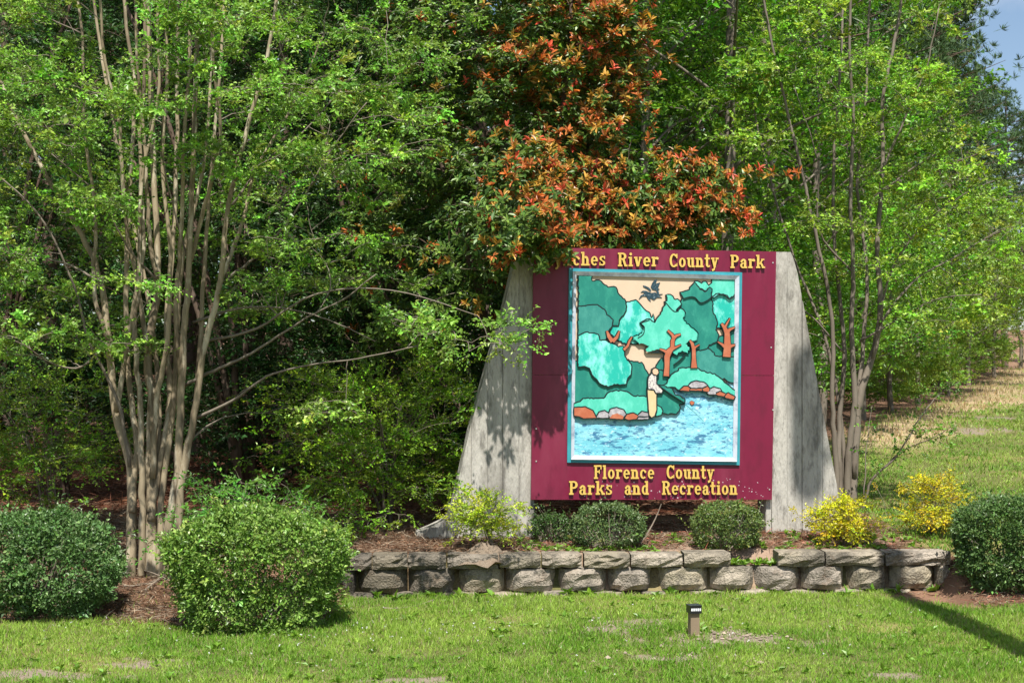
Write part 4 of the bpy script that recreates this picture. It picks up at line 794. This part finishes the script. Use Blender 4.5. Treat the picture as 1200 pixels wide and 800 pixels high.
weeds(260, (0, 4.2), (14.8, 16), .06, 7, 'weeds', 'small weeds on the sandy bed beneath the sign', lambda X, Y: Y > wall_y(X)+.25)
n = 90; X = np.concatenate([rng.normal(-1.3, 1.0, n), rng.uniform(-4, 4.5, 70)]); Y = np.concatenate([rng.normal(12.3, .55, n), rng.uniform(10, 14.2, 70)]); k = (f_bed(X, Y) < .5) & (Y < wall_y(X)-.25); X, Y = X[k], Y[k]; q = len(X)*3
cr = MB(); leaf_mb(cr, np.repeat(np.stack([X, Y, ground(X, Y)+.035], 1), 3, 0), unit(rng.normal(0, 1, (q, 3))+[0, 0, .3]), unit(rng.normal(0, .6, (q, 3))+[0, -.3, 1]), np.full(q, .013), np.full(q, .011), np.full((q, 3), .65)); tag(cr.build('clover_blossoms', M_leaf), 'tiny white clover blossoms dotted over the lawn', 'blossoms', kind='stuff')
# pine straw and litter on the beds
def straw(n, xr, yr, maskf, cols, L, name, label):
    X = rng.uniform(*xr, n); Y = rng.uniform(*yr, n); k = (rng.uniform(size=n) < maskf(X, Y)) & (np.abs(X/Y) < .39); X, Y = X[k], Y[k]; q = len(X)
    Z = ground(X, Y)+rng.uniform(.0, .03, q); d = unit(rng.normal(0, 1, (q, 3))*[1, 1, .22]); cols = np.asarray(cols); c = cols[rng.integers(0, len(cols), q)]*np.exp(rng.normal(0, .25, (q, 1)))
    mb = MB(); leaf_mb(mb, np.stack([X, Y, Z], 1), d, unit(rng.normal(0, .4, (q, 3))+[0, 0, 1]), L*rng.uniform(.5, 1.3, q), rng.uniform(.004, .008, q), c, fold=0); tag(mb.build(name, M_straw), label, 'litter', kind='stuff')
SC = [(.2, .11, .065), (.29, .18, .11), (.13, .08, .05), (.4, .31, .22), (.25, .15, .09), (.32, .26, .19)]
straw(60000, (-5.2, 0.2), (12.2, 18), lambda X, Y: f_bed(X, Y)*np.where(X < WX0, 1, np.where(Y > wall_y(X)+.2, .9, .1)), SC, .11, 'pine_straw', 'reddish brown pine straw covering the bed under the left tree')
straw(42000, (0, 5.8), (13.5, 17), lambda X, Y: f_bed(X, Y)*np.where((Y > wall_y(X)+.18) | (X > WX1), 1, .04)*(.25+.75*sm((vnoise(X*2.1, Y*3, 31)-.3)/-.25+1)), SC+[(.5, .2, .14)], .1, 'pine_straw', 'thin pine straw litter on the sandy bed beneath the sign')
straw(60000, (-9, 3), (17.5, 30), lambda X, Y: f_bed(X, Y), [(.22, .09, .05), (.17, .07, .045), (.28, .15, .09)], .2, 'pine_straw', 'red pine straw on the shaded woodland floor')
# fallen sticks
for k, (x0, y0, x1, y1) in enumerate(((150,668,205,690),(330,600,420,580),(455,705,510,690),(145,690,196,676),(170,695,215,668),(575,640,560,600),(750,640,775,590))):
    a, b = gp(x0, y0)+[0, 0, .03], gp(x1, y1 if y1 > 640 else 660)+[0, 0, .05]
    if k == 2: a, b = gp(450, 716)+[0, 0, .03], gp(508, 706)+[0, 0, .03]
    if k in (1, 5, 6): b = at(x1, y1, a[1]+.15)
    mb = MB(); mb.tube(bez(a, (a+b)/2+rng.normal(0, .05, 3), b, 7), np.linspace(.011, .004, 7), n=5)
    tag(mb.build('fallen_stick', M_twig), ['thin stick lying across the straw at the trunks', 'pale dead branch leaning in the shade behind the large bush', 'brown stick lying on the ground before the dark end of the wall', 'thin stick beside the left trunk base', 'thin stick crossing the straw right of the trunks', 'thin dead twig leaning beside the mound', 'thin dead twig leaning between the sign bushes'][k], 'stick')

# crumbled soil around the bare spots
mb = MB(); n = 260; w_ = rng.integers(0, 4, n); cx = np.array([PATCH_W[i][0] for i in (0, 1, 1, 2)])[w_]; X = cx[:, 0]+rng.normal(0, .3, n); Y = cx[:, 1]+rng.normal(0, .22, n); r_ = rng.uniform(.008, .03, n)*rng.uniform(.5, 1, n)
oc = np.array([[1, 0, 0], [0, 1, 0], [-1, 0, 0], [0, -1, 0], [0, 0, .7], [0, 0, -.7]]); V = oc[None]*r_[:, None, None]*rng.uniform(.6, 1.3, (n, 6, 1))+np.stack([X, Y, ground(X, Y)+r_*.4], 1)[:, None]
i_ = np.arange(n)[:, None]*6; mb.add(V.reshape(-1, 3), t=np.concatenate([i_+[f] for f in ([0, 1, 4], [1, 2, 4], [2, 3, 4], [3, 0, 4], [1, 0, 5], [2, 1, 5], [3, 2, 5], [0, 3, 5])]), c=np.repeat(np.array([[.25, .2, .155]])*np.exp(rng.normal(0, .3, (n, 1))), 6, 0))
tag(mb.build('soil_crumbs', M_straw), 'crumbs of pale dry soil around the light post', 'soil', kind='stuff')
